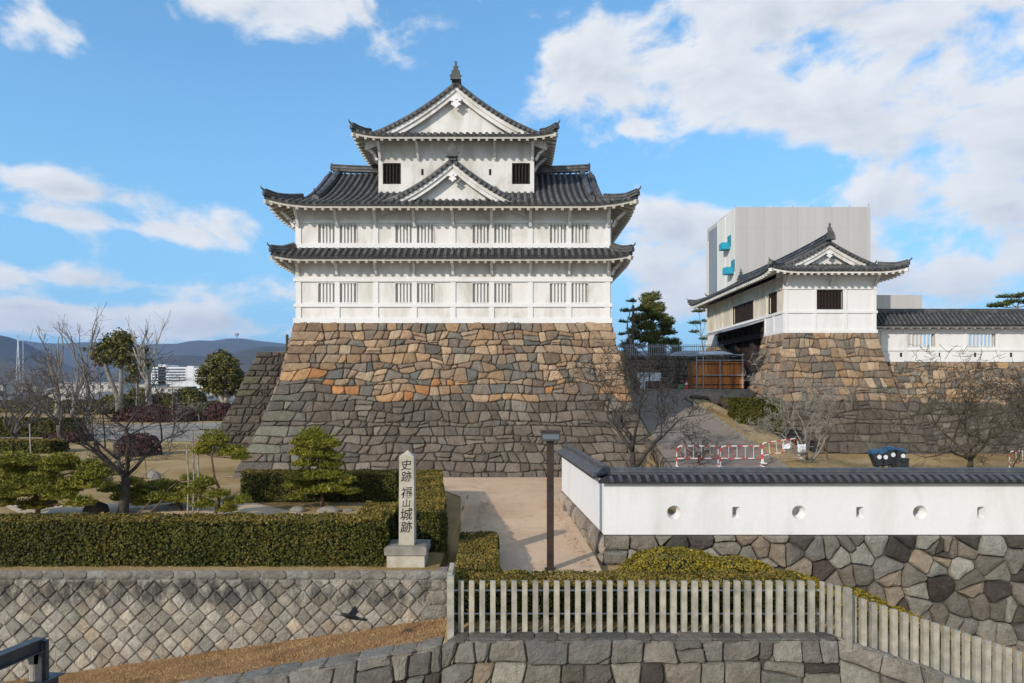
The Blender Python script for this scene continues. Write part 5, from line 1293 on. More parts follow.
def broad_tree(name, label, base, lumps, trunks, dens, size, m='evergreen_leaf', bark='bark_pale', group=None):
    th = thing(name, label, 'tree', base, group); b = Vector(base); T = MB(); B = MB(); C = []; Nn = []
    tops = []
    for t_ in trunks:
        pts = [b + Vector(p) for p in t_[0]]; T.tube(pts, [t_[1] * (1 - .5 * i / (len(pts) - 1)) for i in range(len(pts))], 7); tops.append(pts[-1])
    for (dx, dy, dz, r) in lumps:
        c = b + Vector((dx, dy, dz)); tp = min(tops, key=lambda p: (p - c).length); B.tube([tp, tp.lerp(c, .6) + Vector((0, 0, -.2 * r)), c], [.16, .11, .05], 5)
        n = int(r * r * dens); v = rng.normal(size=(n, 3)); v /= np.linalg.norm(v, axis=1)[:, None]; rr = r * rng.uniform(.1, 1.15, n) ** .5 * (1 + .32 * np.sin(v[:, 0] * 6 + dx) * np.sin(v[:, 2] * 7 + dz))
        C.append(np.column_stack([c.x + v[:, 0] * rr, c.y + v[:, 1] * rr, c.z + v[:, 2] * rr * .85])); Nn.append(v)
    T.build('trunk', bark, th, smooth=True); B.build('branches', bark, th); npmesh('foliage', leaf_quads(np.vstack(C), size, np.vstack(Nn)), 4, m, th); return th
r_ = random.Random(41)
def lumps(n, w, z0, z1, r, top=.4):
    out = []
    for i in range(n):
        q = i / (n - 1); ww = w * math.sin(math.pi * min(1, .25 + .75 * q) ** 1.0) ** .8 if q > .5 else w * (.55 + .45 * q * 2); a = i * 2.4
        out.append((math.cos(a) * ww * r_.uniform(.45, 1), math.sin(a) * ww * .7, z0 + (z1 - z0) * q, r * r_.uniform(.75, 1.2)))
    return out
broad_tree('evergreen_tree', 'olive-leaved evergreen tree with forked pale trunks between the hospital and the tower', (-49.7, 117, .3), lumps(44, 4.6, 3.6, 10.0, .98), [([(0, 0, 0), (.2, 0, 2), (-.8, 0, 4.2), (-2, 0, 5.6)], .5), ([(.6, .3, 0), (.8, 0, 2.4), (1.6, 0, 4.6), (2.0, 0, 6)], .55), ([(.1, .2, 1.5), (.2, 0, 4.2), (.2, 0, 7)], .35)], 220, .22)
broad_tree('evergreen_tree', 'tall evergreen with a dense tufted crown on bare limbs, left of the pale pollarded tree', (-53.5, 93, .3), [(-3.0, 0, 9.3, 1.3), (-2.0, .5, 10.3, 1.2), (-.6, 0, 10.9, 1.3), (.5, 0, 11.3, 1.2), (-1.6, 0, 8.6, 1.3), (-.3, .4, 9.3, 1.4), (.9, 0, 10.0, 1.3), (.7, 0, 8.8, 1.2), (-2.7, .3, 8.0, 1.0), (1.2, .3, 11.0, .9), (0, 0, 7.7, .8)], [([(0, 0, 0), (-.2, 0, 3), (-1.6, 0, 6.6), (-2.2, 0, 8.6)], .42), ([(0, .2, 1), (.2, 0, 4), (.3, 0, 8)], .4)], 260, .19, bark='bark_grey')
broad_tree('evergreen_tree', 'darker evergreen behind the pale pollarded tree', (-54.4, 99, .3), [(-1.2, 0, 8.4, 1.1), (.3, 0, 9.2, 1.2), (1.2, 0, 7.8, .9), (-.6, 0, 7.0, 1.0), (.8, 0, 9.9, .8), (0, 0, 5.8, .8), (1.0, .2, 6.6, .7), (-1.3, .2, 5.6, .6)], [([(0, 0, 0), (.2, 0, 3), (0, 0, 6)], .35)], 240, .19, bark='bark_grey')
gb = 'small olive bushes along the far edge of the lawn'
for i, (px, row, w_, h, lab) in enumerate([(100, 398, 7, 3.4, 'olive bush under the tall tufted evergreen'), (128, 392, 6, 4.5, 'yellowish bushy tree between the pollards and the hospital'), (176, 396, 9, 4.6, 'yellow-green rounded tree left of the stone lantern post'), (205, 402, 5, 2.4, 'low olive bush beside the evergreen trunks'), (60, 402, 9, 2.6, 'olive bush behind the leftmost pollarded tree'), (20, 400, 12, 3.0, 'broad olive bush at the far left edge of the lawn'), (242, 402, 4, 2.6, 'small bush against the dark rampart')]):
    Y = 108 + (i % 3) * 4; x = (px - 512) / F * Y
    mound('bush', lab, [(x - w_ * .25, Y, .2, w_ * .35, 2, h * .8), (x + w_ * .2, Y + 1, .2, w_ * .35, 2, h), (x, Y - .5, .2, w_ * .3, 1.6, h * .7)], 'evergreen_leaf', 34, .18, gb, 'bush')
# dry grass on the slope beside the diamond wall and weeds
def tufts(name, m, n, xr, yr, hgt, lab, fn=terr, w_=.006):
    x = rng.uniform(*xr, n); y = rng.uniform(*yr, n); z = np.array([fn(a, b_) for a, b_ in zip(x, y)]); C = np.column_stack([x, y, z])
    d = rng.normal(size=(n, 3)) * .9; d[:, 2] = np.abs(d[:, 2]) + .35; d /= np.linalg.norm(d, axis=1)[:, None]; s_ = np.cross(d, rng.normal(size=(n, 3))); s_ /= np.linalg.norm(s_, axis=1)[:, None]
    L = (hgt * rng.uniform(.4, 1.3, n))[:, None]
    return tag(npmesh(name, np.stack([C - s_ * w_, C + s_ * w_, C + d * L + s_ * w_ * .3, C + d * L - s_ * w_ * .3], axis=1).reshape(-1, 3), 4, m), lab, kind='stuff')
tag(grid_mesh('grass_slope', lin(-18, -1.36, .5), lin(13.42, 15.96, .3), lambda x, y: terr(x, y) + .02 + .02 * math.sin(x * 3) * math.sin(y * 5), 'dry_ground'), 'reddish brown strip of dry turf', kind='structure')
tufts('grass', 'straw', 42000, (-12, -1.4), (13.42, 15.9), .055, 'dry reddish grass between the diamond wall and the coping')
tufts('grass', 'straw', 9000, (6.3, 17), (13.45, 17.9), .09, 'dry grass below the big-stone wall', w_=.008)

def litter(n, xr, yr, bias):
    x = rng.uniform(*xr, n); y = rng.uniform(*yr, n)
    if bias: e = rng.integers(0, 2, n); x = np.where(e == 0, xr[0] + np.abs(rng.normal(0, .22, n)), xr[1] - np.abs(rng.normal(0, .22, n)) - (y - yr[0]) * .05)
    z = np.array([terr(a, b_) for a, b_ in zip(x, y)]) + .045; C = np.column_stack([x, y, z]); return leaf_quads(C, .026, np.tile([0, 0, 4.], (n, 1)))
tag(npmesh('fallen_leaves', np.vstack([litter(900, (-1.2, 2.2), (15, 26), True), litter(260, (-1.2, 2.2), (15, 30), False), litter(1500, (-13, -3), (18, 26), False), litter(500, (7.5, 14), (26, 40), False)]), 4, 'straw'), 'dry fallen leaves scattered along the path edges', kind='stuff')
# ================================================================ FOREGROUND FENCE
def fence_z(x): return -.02 if x < 6.2 else -.02 - (x - 6.2) * .335
def picket(mb, x, y, z, h, w_=.10):
    mb.box(x - w_ / 2, x + w_ / 2, y - w_ / 2, y + w_ / 2, z, z + h - .012); mb.add([(x - w_ / 2, y - w_ / 2, z + h - .012), (x + w_ / 2, y - w_ / 2, z + h - .012), (x + w_ / 2, y + w_ / 2, z + h - .012), (x - w_ / 2, y + w_ / 2, z + h - .012), (x, y, z + h)], [(0, 1, 4), (1, 2, 4), (2, 3, 4), (3, 0, 4)])
def fence(label, posts, rails, origin):
    th = thing('stone_fence', label, 'fence', origin)
    for (x, y, z, h, w_) in posts: mb = MB(); picket(mb, x, y, z, h, w_ + random.uniform(-.004, .004)); mb.build('fence_post', 'post_stone', th)
    for a, b in rails: mb = MB(); mb.tube([a, b], .018, 6); mb.build('rail', 'galvanised', th)
    return th
Yp = 13.42; ps = []
x = -1.0
while x < 6.0: ps.append((x, Yp, -.05, 1.05, .105)); x += .2085
fence('straight fence of pale stone pickets along the low hedge', ps, [((-1.2, Yp + .08, .32), (6.1, Yp + .08, .32)), ((-1.2, Yp + .08, .78), (6.1, Yp + .08, .78))], (2.4, Yp, 0))
fence('stone picket fence corner with a taller end post beside the diamond wall', [(-1.19, 13.28, -.16, 1.30, .13)] + [(-1.24 - i * .006, 13.55 + i * .19, -.05, 1.12, .10) for i in range(6)], [((-1.2, 13.4, .4), (-1.27, 14.6, .4)), ((-1.2, 13.4, .85), (-1.27, 14.6, .85))], (-1.2, 13.3, 0))
ps = [(6.10, Yp + .02, -.1, 1.08, .075), (6.205, Yp - .09, -.12, 1.09, .075), (6.31, Yp - .20, -.16, 1.12, .08), (6.43, Yp - .33, -.26, 1.22, .125)]
x = 6.60
while x < 13.5: ps.append((x, Yp - .18, fence_z(x) - .12, 1.04, .105)); x += .2
fence('sloping fence of pale stone pickets running down to the right below the big-stone wall', ps, [((6.4, Yp - .10, .22), (13.4, Yp - .10, fence_z(13.4) + .28)), ((6.4, Yp - .10, .66), (13.4, Yp - .10, fence_z(13.4) + .72))], (6.3, Yp, 0))

# ================================================================ INSCRIBED STONE PILLAR
mo = thing('stone_monument', 'tall pale stone pillar with black brushed characters on a two-step plinth beside the hedge', 'monument', (-2.6, 16.6, .5))
mx = (406.3 - 512) / F * 16.38; my = 16.58
mb = MB(); hw = .185
zb0, zb1, zpk = .98, 3.13, 3.27
mb.add([(mx - hw, my - hw, zb0), (mx + hw, my - hw, zb0), (mx + hw, my + hw, zb0), (mx - hw, my + hw, zb0), (mx - hw * .94, my - hw * .94, zb1), (mx + hw * .94, my - hw * .94, zb1), (mx + hw * .94, my + hw * .94, zb1), (mx - hw * .94, my + hw * .94, zb1), (mx, my, zpk)],
       [(0, 1, 5, 4), (1, 2, 6, 5), (2, 3, 7, 6), (3, 0, 4, 7), (4, 5, 8), (5, 6, 8), (6, 7, 8), (7, 4, 8)]); pil = mb.build('pillar', 'granite', mo)
mb = MB(); mb.box(mx - .50, mx + .50, 16.22, 17.1, .80, .97); mb.add([(mx - .50, 16.22, .97), (mx + .50, 16.22, .97), (mx + .50, 17.1, .97), (mx - .50, 17.1, .97), (mx - .44, 16.28, 1.0), (mx + .44, 16.28, 1.0), (mx + .44, 17.04, 1.0), (mx - .44, 17.04, 1.0)], [(0, 1, 5, 4), (1, 2, 6, 5), (2, 3, 7, 6), (3, 0, 4, 7), (4, 5, 6, 7)]); mb.build('plinth_cap', 'concrete', mo)
mb = MB(); mb.box(mx - .45, mx + .45, 16.27, 17.05, .46, .80); mb.build('plinth', 'granite', mo)
inv = []; dg = bpy.context.evaluated_depsgraph_get()
for ch, row, sz in (('史', 464.8, 10.8), ('跡', 476.5, 10.8), ('福', 492.5, 11.2), ('山', 503.0, 8.5), ('城', 514.3, 12.2), ('跡', 527.0, 11.6)):
    cu = bpy.data.curves.new('t', 'FONT'); cu.body = ch; cu.size = 1; cu.offset = .006; cu.extrude = 0; to = bpy.data.objects.new('t', cu); col.objects.link(to)
    bpy.context.view_layer.update(); me = bpy.data.meshes.new_from_object(to.evaluated_get(bpy.context.evaluated_depsgraph_get()))
    vs = [v.co.copy() for v in me.vertices]; fsx = [tuple(p.vertices) for p in me.polygons]
    bpy.data.objects.remove(to); bpy.data.curves.remove(cu); bpy.data.meshes.remove(me)
    if vs: inv.append((vs, fsx, row, sz))
mb = MB()
for vs, fsx, row, sz in inv:
    xa, xb = min(v.x for v in vs), max(v.x for v in vs); ya, yb2 = min(v.y for v in vs), max(v.y for v in vs); k = sz * 1.0 / 41.8 / max(xb - xa, yb2 - ya); z = CH + (HR - row) * 16.39 / F
    lean = .10   # brush-like slant
    yfc = lambda zz: my - hw * (1 - .06 * (zz - zb0) / (zb1 - zb0)) - .004
    mb.add([(mx + ((v.x - (xa + xb) / 2) + (v.y - (ya + yb2) / 2) * lean) * k * .98, yfc(z + (v.y - (ya + yb2) / 2) * k), z + (v.y - (ya + yb2) / 2) * k + (v.x - (xa + xb) / 2) * k * .10) for v in vs], fsx)
mb.build('inscription', 'ink', pil)

# ================================================================ LAMP POST
lx = (550.3 - 512) / F * 17.2; lp = thing('lamp_post', 'dark square lamp post with a flat box head standing on the sandy path', 'lamp post', (lx, 17.2, .1))
mb = MB(); mb.box(lx - .085, lx + .085, 17.11, 17.29, .05, 3.40); mb.build('pole', 'lamp_metal', lp)
mb = MB(); mb.box(lx - .14, lx + .14, 17.06, 17.34, .05, .22); mb.build('base', 'lamp_metal', lp)
mb = MB(); mb.box(lx - .235, lx + .235, 16.98, 17.42, 3.46, 3.68); mb.box(lx - .10, lx + .10, 17.10, 17.30, 3.40, 3.46); hd = mb.build('lamp_head', 'lamp_grey', lp)
mb = MB(); mb.box(lx - .25, lx + .25, 16.96, 17.44, 3.68, 3.71); mb.build('lamp_cap', 'lamp_metal', hd); mb = MB(); mb.box(lx - .2, lx + .2, 16.975, 16.98, 3.50, 3.62); mb.build('lamp_glass', 'glass_dull', hd)

# ================================================================ STEEL RAILING, BOTTOM LEFT
st = thing('steel_railing', 'dark blue-grey steel beam railing at the bottom left corner', 'railing', tuple(P(42, 665, 6.2)))
a = P(40.5, 638, 6.2); b_ = P(-60, 678, 5.2); lo_ = P(57, 673, 6.4); lo2 = P(-50, 722, 5.3)
mb = MB(); mb.bar(b_, a, .10, .012); mb.bar(b_ + Vector((0, 0, -.012)), a + Vector((0, 0, -.012)), .012, .01); mb.bar(b_ + Vector((0, 0, -.055)), a + Vector((0, 0, -.055)), .03, .095); mb.bar(b_ + Vector((0, 0, -.11)), a + Vector((0, 0, -.11)), .10, .012); mb.build('top_beam', 'steel', st)
mb = MB(); p1_ = P(41.5, 641, 6.22); mb.box(p1_.x - .035, p1_.x + .035, p1_.y - .05, p1_.y + .05, p1_.z - .45, p1_.z); mb.box(p1_.x - .015, p1_.x + .055, p1_.y - .02, p1_.y + .0, p1_.z - .45, p1_.z + .01); mb.build('post', 'steel', st)
mb = MB(); c_ = P(34.5, 652, 6.2); mb.prism([(c_.x - .07, c_.z + .06), (c_.x + .07, c_.z + .06), (c_.x + .05, c_.z - .10), (c_.x - .03, c_.z - .10)], c_.y - .03, c_.y + .03); mb.build('gusset', 'steel', st)
mb = MB(); c_ = P(34.5, 672, 6.2); mb.tube([c_ + Vector((0, 0, -.12)), c_ + Vector((0, 0, .08))], .042, 10); mb.build('sleeve', 'concrete', st)
mb = MB(); mb.bar(lo2, lo_, .16, .012); mb.bar(lo2 + Vector((0, 0, -.05)), lo_ + Vector((0, 0, -.05)), .03, .09); mb.bar(lo2 + Vector((0, 0, -.10)), lo_ + Vector((0, 0, -.10)), .16, .012); mb.build('lower_beam', 'steel', st)
mb = MB(); mb.box(p1_.x - .06, p1_.x + .06, p1_.y - .06, p1_.y + .06, -4.2, p1_.z - .5); mb.build('column', 'steel', st)

# ================================================================ BARRIERS
def barrier(label, p, ang, w_=1.70, h=.84, group='red and white crowd barriers', tilt=0):
    th = thing('crowd_barrier', label, 'barrier', (0, 0, 0), group); rad = .022; fr = MB()
    path = [(-w_ / 2, 0)] + [(-w_ / 2, h * q) for q in (.12, .24, .36, .48, .6, .72, .84)] + [(-w_ / 2 + .04, h * .93), (-w_ / 2 + .12, h)]; n = 13
    path += [(-w_ / 2 + .12 + (w_ - .24) * i / n, h) for i in range(1, n)] + [(w_ / 2 - .12, h), (w_ / 2 - .04, h * .93)] + [(w_ / 2, h * q) for q in (.84, .72, .6, .48, .36, .24, .12, 0)]
    for i in range(len(path) - 1):
        a, b_ = path[i], path[i + 1]; fr.tube([(a[0], 0, a[1]), (b_[0], 0, b_[1])], rad, 6, (i // 2) % 2)
    fr.build('frame', ['white_paint', 'red_paint'], th)
    mb = MB(); z = h * .40
    for i in range(12): xa = -w_ / 2 + w_ * i / 12; mb.tube([(xa, 0, z), (xa + w_ / 12, 0, z)], rad * .85, 6, (i // 2) % 2)
    mb.build('rail', ['white_paint', 'red_paint'], th)
    mb = MB()
    for i in range(1, 10): xa = -w_ / 2 + w_ * i / 10; mb.tube([(xa, 0, z), (xa, 0, h)], .009, 4, i % 2)
    mb.build('bars', ['white_paint', 'red_paint'], th)
    for s in (-1, 1): mb = MB(); mb.tube([(s * w_ / 2, -.22, .02), (s * w_ / 2, .22, .02)], .022, 5); mb.build('foot', 'white_paint', th)
    th.location = p; th.rotation_euler = (0, R(tilt), R(ang)); return th
def gz(x, y): return terr(x, y) + .05
for lab, px, Y, ang, tilt in (('red and white barrier nearest the tower base, half behind a bare branch', 697.5, 28.0, 0, 0), ('middle red and white barrier standing across the ramp', 741.2, 28.0, 0, 0), ('red and white barrier on the grass bank, tilted, with white papers on it', 781.5, 28.2, 14, -6)):
    x = (px - 512) / F * Y; barrier(lab, (x, Y, gz(x, Y) + (.18 if tilt else 0)), ang, tilt=tilt)
x = (1026 - 512) / F * 30; barrier('red and white barrier at the right edge of the view', (x, 30, 1.15), 10)
for i, (px, row, lab) in enumerate(((785.5, 446, 'white crumpled paper tied to the top of the tilted barrier'), (801, 448, 'white paper sheet hanging at the end of the tilted barrier'))):
    p = P(px, row, 28.05); mb = MB(); mb.v = []; 
    for j in range(4):
        for k in range(4): mb.v.append((p.x + (k - 1.5) * .11, p.y - .06 + random.uniform(-.04, .04), p.z + (j - 1.5) * (.07 if i == 0 else .11) + random.uniform(-.02, .02)))
    for j in range(3):
        for k in range(3): a_ = j * 4 + k; mb.f.append((a_, a_ + 1, a_ + 5, a_ + 4)); mb.mi.append(0)
    tag(mb.build('paper_sheet', 'board_white'), lab, 'paper')
# dark tilted equipment on the grass
eq = 'dark floodlights on the grass below the rampart'
for i, (px, row, tl, hh, lab) in enumerate(((876.5, 459, -22, .62, 'leftmost dark tilted lamp housing with a blue top and white reflector'), (882.5, 459, -16, .58, 'second dark tilted lamp housing from the left, white reflector'), (889.5, 457, -6, .66, 'tallest dark lamp housing with the brightest blue top'), (898.5, 457.5, 14, .58, 'rightmost dark lamp housing leaning over the black crate'))):
    p = P(px, row, 30.2); th = thing('floodlight', lab, 'floodlight', tuple(p), eq); X = Mx(p, 0) @ Matrix.Rotation(R(tl), 4, 'Y')
    mb = MB(); mb.box(-.17, .17, -.2, .2, -hh / 2, hh / 2); mb.box(-.14, .14, -.24, -.2, -hh / 2 + .05, hh / 2 - .3); mb.build('housing', 'dark_cloth', th, xf=X)
    mb = MB(); mb.box(-.19, .19, -.22, .22, hh / 2, hh / 2 + .09); mb.box(-.12, .12, -.16, .16, hh / 2 + .09, hh / 2 + .13); mb.build('top_cover', 'blue_cap', th, xf=X)
    mb = MB(); mb.tube([(0.03, -.27, hh * .18), (.03, -.2, hh * .18)], [.10, .07], 10); mb.build('reflector', 'board_white', th, xf=X)
    mb = MB()
    for s in (-1, 1): mb.tube([(p.x, p.y, p.z - hh * .3), (p.x + s * .2, p.y - .15, .5)], .022, 5)
    mb.tube([(p.x, p.y, p.z - hh * .3), (p.x, p.y + .3, .5)], .022, 5); mb.build('stand', 'dark_cloth', th)
p = P(899.5, 464, 29.9); mb = MB(); mb.box(p.x - .27, p.x + .27, p.y - .25, p.y + .25, .5, p.z + .22); mb.box(p.x - .29, p.x + .29, p.y - .27, p.y + .27, p.z + .22, p.z + .27); mb.box(p.x - .08, p.x + .08, p.y - .275, p.y - .25, p.z + .1, p.z + .16)
tag(mb.build('crate', 'dark_cloth'), 'black crate at the right end of the tilted lamp housings', 'crate')

# ================================================================ TOP OF THE RAMP
zt_ = 4.56
def sign(label, px0, px1, r0, r1, Y, leg=True):
    a, b_ = P(px0, r0, Y), P(px1, r1, Y); th = thing('sign_board', label, 'sign', ((a.x + b_.x) / 2, Y, zt_), 'white notice boards at the top of the ramp')
    mb = MB(); mb.box(a.x, b_.x, Y - .02, Y + .02, b_.z, a.z); mb.build('board', 'board_white', th)
    mb = MB(); 
    for k in range(5): z = a.z - (k + 1) * (a.z - b_.z) / 6; mb.box(a.x + .12, b_.x - random.uniform(.15, .5), Y - .026, Y - .0202, z - .012, z + .012)
    mb.build('faint_lines', 'galvanised', th)
    mb = MB()
    for x in (a.x + .08, b_.x - .08): mb.tube([(x, Y + .04, zt_ - .1), (x, Y + .04, a.z)], .022, 6)
    mb.build('legs', 'galvanised', th); return th
sign('left white notice board with a second sheet hanging below it', 637, 648.6, 372.5, 381.3, 48.2)
sign('right white notice board, narrow gap from the left one', 650, 661, 372.8, 381, 48.2)
a, b_ = P(640, 380.5, 48.1), P(645.2, 392.5, 48.1); mb = MB(); mb.box(a.x, b_.x, 48.08, 48.12, zt_, a.z); mb.box(a.x + .05, b_.x - .05, 48.06, 48.08, zt_ + .1, a.z - .1); tag(mb.build('sign_board', 'board_white'), 'narrow white panel standing under the left notice board', 'sign')
p = P(686.4, 393, 47.2); th = thing('traffic_cone', 'red traffic cone with a white band at the top of the ramp', 'traffic cone', (p.x, p.y, zt_))
mb = MB(); mb.tube([(p.x, p.y, zt_ + .04), (p.x, p.y, zt_ + .72)], [.17, .035], 12); co = mb.build('cone', 'red_paint', th); mb = MB(); mb.tube([(p.x, p.y, zt_ + .40), (p.x, p.y, zt_ + .55)], [.104, .075], 12); mb.build('band', 'white_paint', co); mb = MB(); mb.box(p.x - .2, p.x + .2, p.y - .2, p.y + .2, zt_, zt_ + .04); mb.build('base', 'red_paint', th)
for i, (px0, px1, r0, r1, tl, lab) in enumerate(((679.5, 685, 384.6, 388, 0, 'green mesh sheet on a low frame left of the traffic cone'), (692, 699, 386, 391.5, 28, 'slanting green mesh sheet right of the traffic cone'))):
    a, b_ = P(px0, r0, 47.6), P(px1, r1, 47.6); c = (a + b_) / 2; th = thing('green_frame', lab, 'frame', (c.x, c.y, zt_)); X = Mx(c) @ Matrix.Rotation(R(tl), 4, 'Y')
    w_ = (b_.x - a.x) / 2 + .06; mb = MB(); mb.box(-w_, w_, -.015, .015, -.13, .13); mb.build('mesh_sheet', 'green_mesh', th, xf=X); mb = MB()
    for s in (-1, 1): mb.tube([(c.x + s * w_, c.y, zt_ - .05), (c.x + s * w_, c.y, c.z + .13 - s * math.sin(R(tl)) * w_)], .018, 5)
    mb.build('legs', 'galvanised', th)
# timber hoarding and its scaffold
ha, hb = P(693.5, 361.8, 46.8), P(744, 389, 46.8)
th = thing('timber_hoarding', 'orange-brown timber hoarding in front of the gateway', 'hoarding', (ha.x, 46.8, zt_))
mb = MB(); W_ = hb.x - ha.x; n = 14
for i in range(n): mb.box(ha.x + W_ * i / n + .006, ha.x + W_ * (i + 1) / n - .006, 46.8 + (.0 if i % 2 else .012), 46.84, zt_ + .15, ha.z)
for i in range(5): mb.box(ha.x - .02 + (.0 if i % 2 else .012), ha.x + .02, 46.86 + i * .3, 47.14 + i * .3, zt_ + .15, ha.z)
mb.build('planks', 'wood_orange', th)
mb = MB()
for z in (zt_ + .4, (zt_ + ha.z) / 2, ha.z - .15): mb.box(ha.x, hb.x, 46.76, 46.79, z - .03, z + .03)
mb.build('battens', 'wood_dark', th)
th = thing('pipe_scaffold', 'grey steel pipe scaffold with a pale translucent top sheet round the hoarding', 'scaffold', (ha.x, 46.5, zt_))
for px in (696.5, 703.2, 720, 742.5):
    p = P(px, 355, 46.5); mb = MB(); mb.tube([(p.x, 46.5, zt_ - .05), (p.x, 46.5, 7.1 if px < 710 or px > 740 else 6.6)], .035, 6); mb.build('pipe', 'galvanised', th)
for z, xa, xb in ((6.62, 696.5, 744), (5.6, 703, 744), (7.0, 696, 744)):
    mb = MB(); mb.tube([(P(xa, 0, 46.5).x, 46.46, z), (P(xb, 0, 46.5).x, 46.46, z)], .03, 6); mb.build('pipe', 'galvanised', th)
for px in (697, 742): mb = MB(); p = P(px, 0, 46.5); mb.tube([(p.x, 46.5, 6.95), (p.x, 48.6, 6.95)], .03, 6); mb.build('pipe', 'galvanised', th)
mb = MB(); xa, xb = P(700, 0, 46.5).x, P(733, 0, 46.5).x; mb.add([(xa, 46.5, 7.02), (xb, 46.5, 7.06), (xb - .2, 48.2, 7.32), (xa + .3, 48.2, 7.28), (xa, 46.5, 7.04), (xb, 46.5, 7.08), (xb - .2, 48.2, 7.34), (xa + .3, 48.2, 7.30)], [(0, 3, 2, 1), (4, 5, 6, 7), (0, 1, 5, 4), (1, 2, 6, 5), (2, 3, 7, 6), (3, 0, 4, 7)]); mb.build('top_sheet', 'board_white', th)
# fence along the terrace
th = thing('metal_fence', 'thin grey-green metal fence on top of the wall between tower and gatehouse', 'fence', (8, 53, 7.15))
for z in (7.35, 7.95): mb = MB(); mb.bar((7.7, 53.0, z), (16.4, 53.0, z), .04, .05); mb.build('rail', 'galvanised', th)
for i in range(60): mb = MB(); x = 7.75 + i * .146; mb.box(x - .018, x + .018, 52.98, 53.02, 7.15, 8.12 if i % 12 else 8.22); mb.build('upright', 'galvanised', th)
th = thing('wooden_rail_fence', 'weathered rail fence on top of the dark rampart behind the tower', 'fence', (-15, 46, 7.1))
for x in (-15.2, -13.6, -12.0, -10.4): mb = MB(); mb.box(x - .07, x + .07, 46.1, 46.24, 7.1, 8.1 if x > -15 else 8.35); mb.build('fence_post', 'bark_moss', th)
for z in (7.45, 7.75, 8.02): mb = MB(); mb.box(-15.2, -9.5, 46.02, 46.09, z - .06, z + .06); mb.build('rail', 'bark_moss', th)
p = P(633, 352, 54); mb = MB(); mb.tube([(p.x, 54, 7.1), (p.x - .02, 54, 9.2), (p.x + .03, 54, 11.25)], [.13, .11, .09], 8); tag(mb.build('wooden_pole', 'bark_pine'), 'bare wooden pole standing between the two pines', 'pole')

# ================================================================ GARDEN DETAILS
for i, (px, Y, h, lab) in enumerate(((187.5, 22.4, 2.4, 'tall bamboo stake left of the leaning pine'), (193, 22.6, 2.9, 'tallest bamboo stake beside the leaning pine'), (198, 22.3, 2.3, 'bamboo stake almost touching the leaning pine'), (30, 30, 2.7, 'thin upright stake in the garden at the far left'))):
    x = (px - 512) / F * Y; mb = MB(); mb.tube([(x, Y, .45), (x + .03, Y, .5 + h / 2), (x - .02, Y, .5 + h)], .028, 6); tag(mb.build('bamboo_stake', 'bark_pale'), lab, 'stake', 'garden stakes')
for i, (px, Y, lab) in enumerate(((138, 21.6, 'slanting prop under the low pine, left of the trunk fork'), (150, 21.8, 'second slanting prop under the low pine'))):
    x = (px - 512) / F * Y; mb = MB(); mb.tube([(x - .35, Y, .45), (x + .25, Y + .3, 1.15)], .03, 6); tag(mb.build('tree_prop', 'bark_pine'), lab, 'prop', 'wooden props of the garden pines')
def rock(label, x, y, z, s, seed, m='mortar'):
    r_ = random.Random(seed); bm = bmesh.new(); bmesh.ops.create_icosphere(bm, subdivisions=3, radius=1)
    ph = [(Vector((r_.gauss(0, 1), r_.gauss(0, 1), r_.gauss(0, 1))).normalized(), r_.uniform(.75, .95)) for _ in range(14)]
    for v in bm.verts:
        for n_, d_ in ph:
            k = v.co.dot(n_)
            if k > d_: v.co -= n_ * (k - d_) * .9
        v.co = Vector((v.co.x * s[0], v.co.y * s[1], v.co.z * s[2]))
    me = bpy.data.meshes.new('rock'); bm.to_mesh(me); bm.free(); me.materials.append(M[m]); o = bpy.data.objects.new('rock', me); col.objects.link(o); o.location = (x, y, z)
    return tag(o, label, 'rock', 'garden rocks')
rock('dark pointed rock between the left pine and the bare tree', -14.0, 23.0, .6, (.42, .35, .38), 1, 'bark')
rock('grey rock at the left foot of the two-tiered pine', -7.4, 23.6, .52, (.3, .25, .16), 2); rock('grey rock at the right foot of the two-tiered pine', -6.3, 23.5, .52, (.42, .3, .18), 3)
rock('small flat rock near the gravel path edge', -5.7, 23.7, .5, (.2, .2, .1), 4)
for i in range(9): rock('stone of the short edging row on the lawn slope', -17.6 + i * .42, 33.5 - i * .75, .55, (.3, .22, .2), 20 + i)
for i in range(6): rock('stone of the low row below the hoarding', 11.7 + i * .6, 43.6 + (i % 2) * .4, terr(11.7 + i * .6, 43.6) + .05, (.45, .3, .22), 40 + i, 'bark')
p = (-46.6 + 2.6, 100, .4); mb = MB(); x, y = (172 + 4 - 512) / F * 92, 92; mb.box(x - .45, x + .45, y - .4, y + .4, .3, .9); mb.box(x - .3, x + .3, y - .3, y + .3, .9, 3.7); mb.box(x - .42, x + .42, y - .4, y + .4, 3.7, 4.1)
tag(mb.build('stone_marker', 'bark'), 'dark upright stone marker behind the maroon shrubs', 'stone marker')
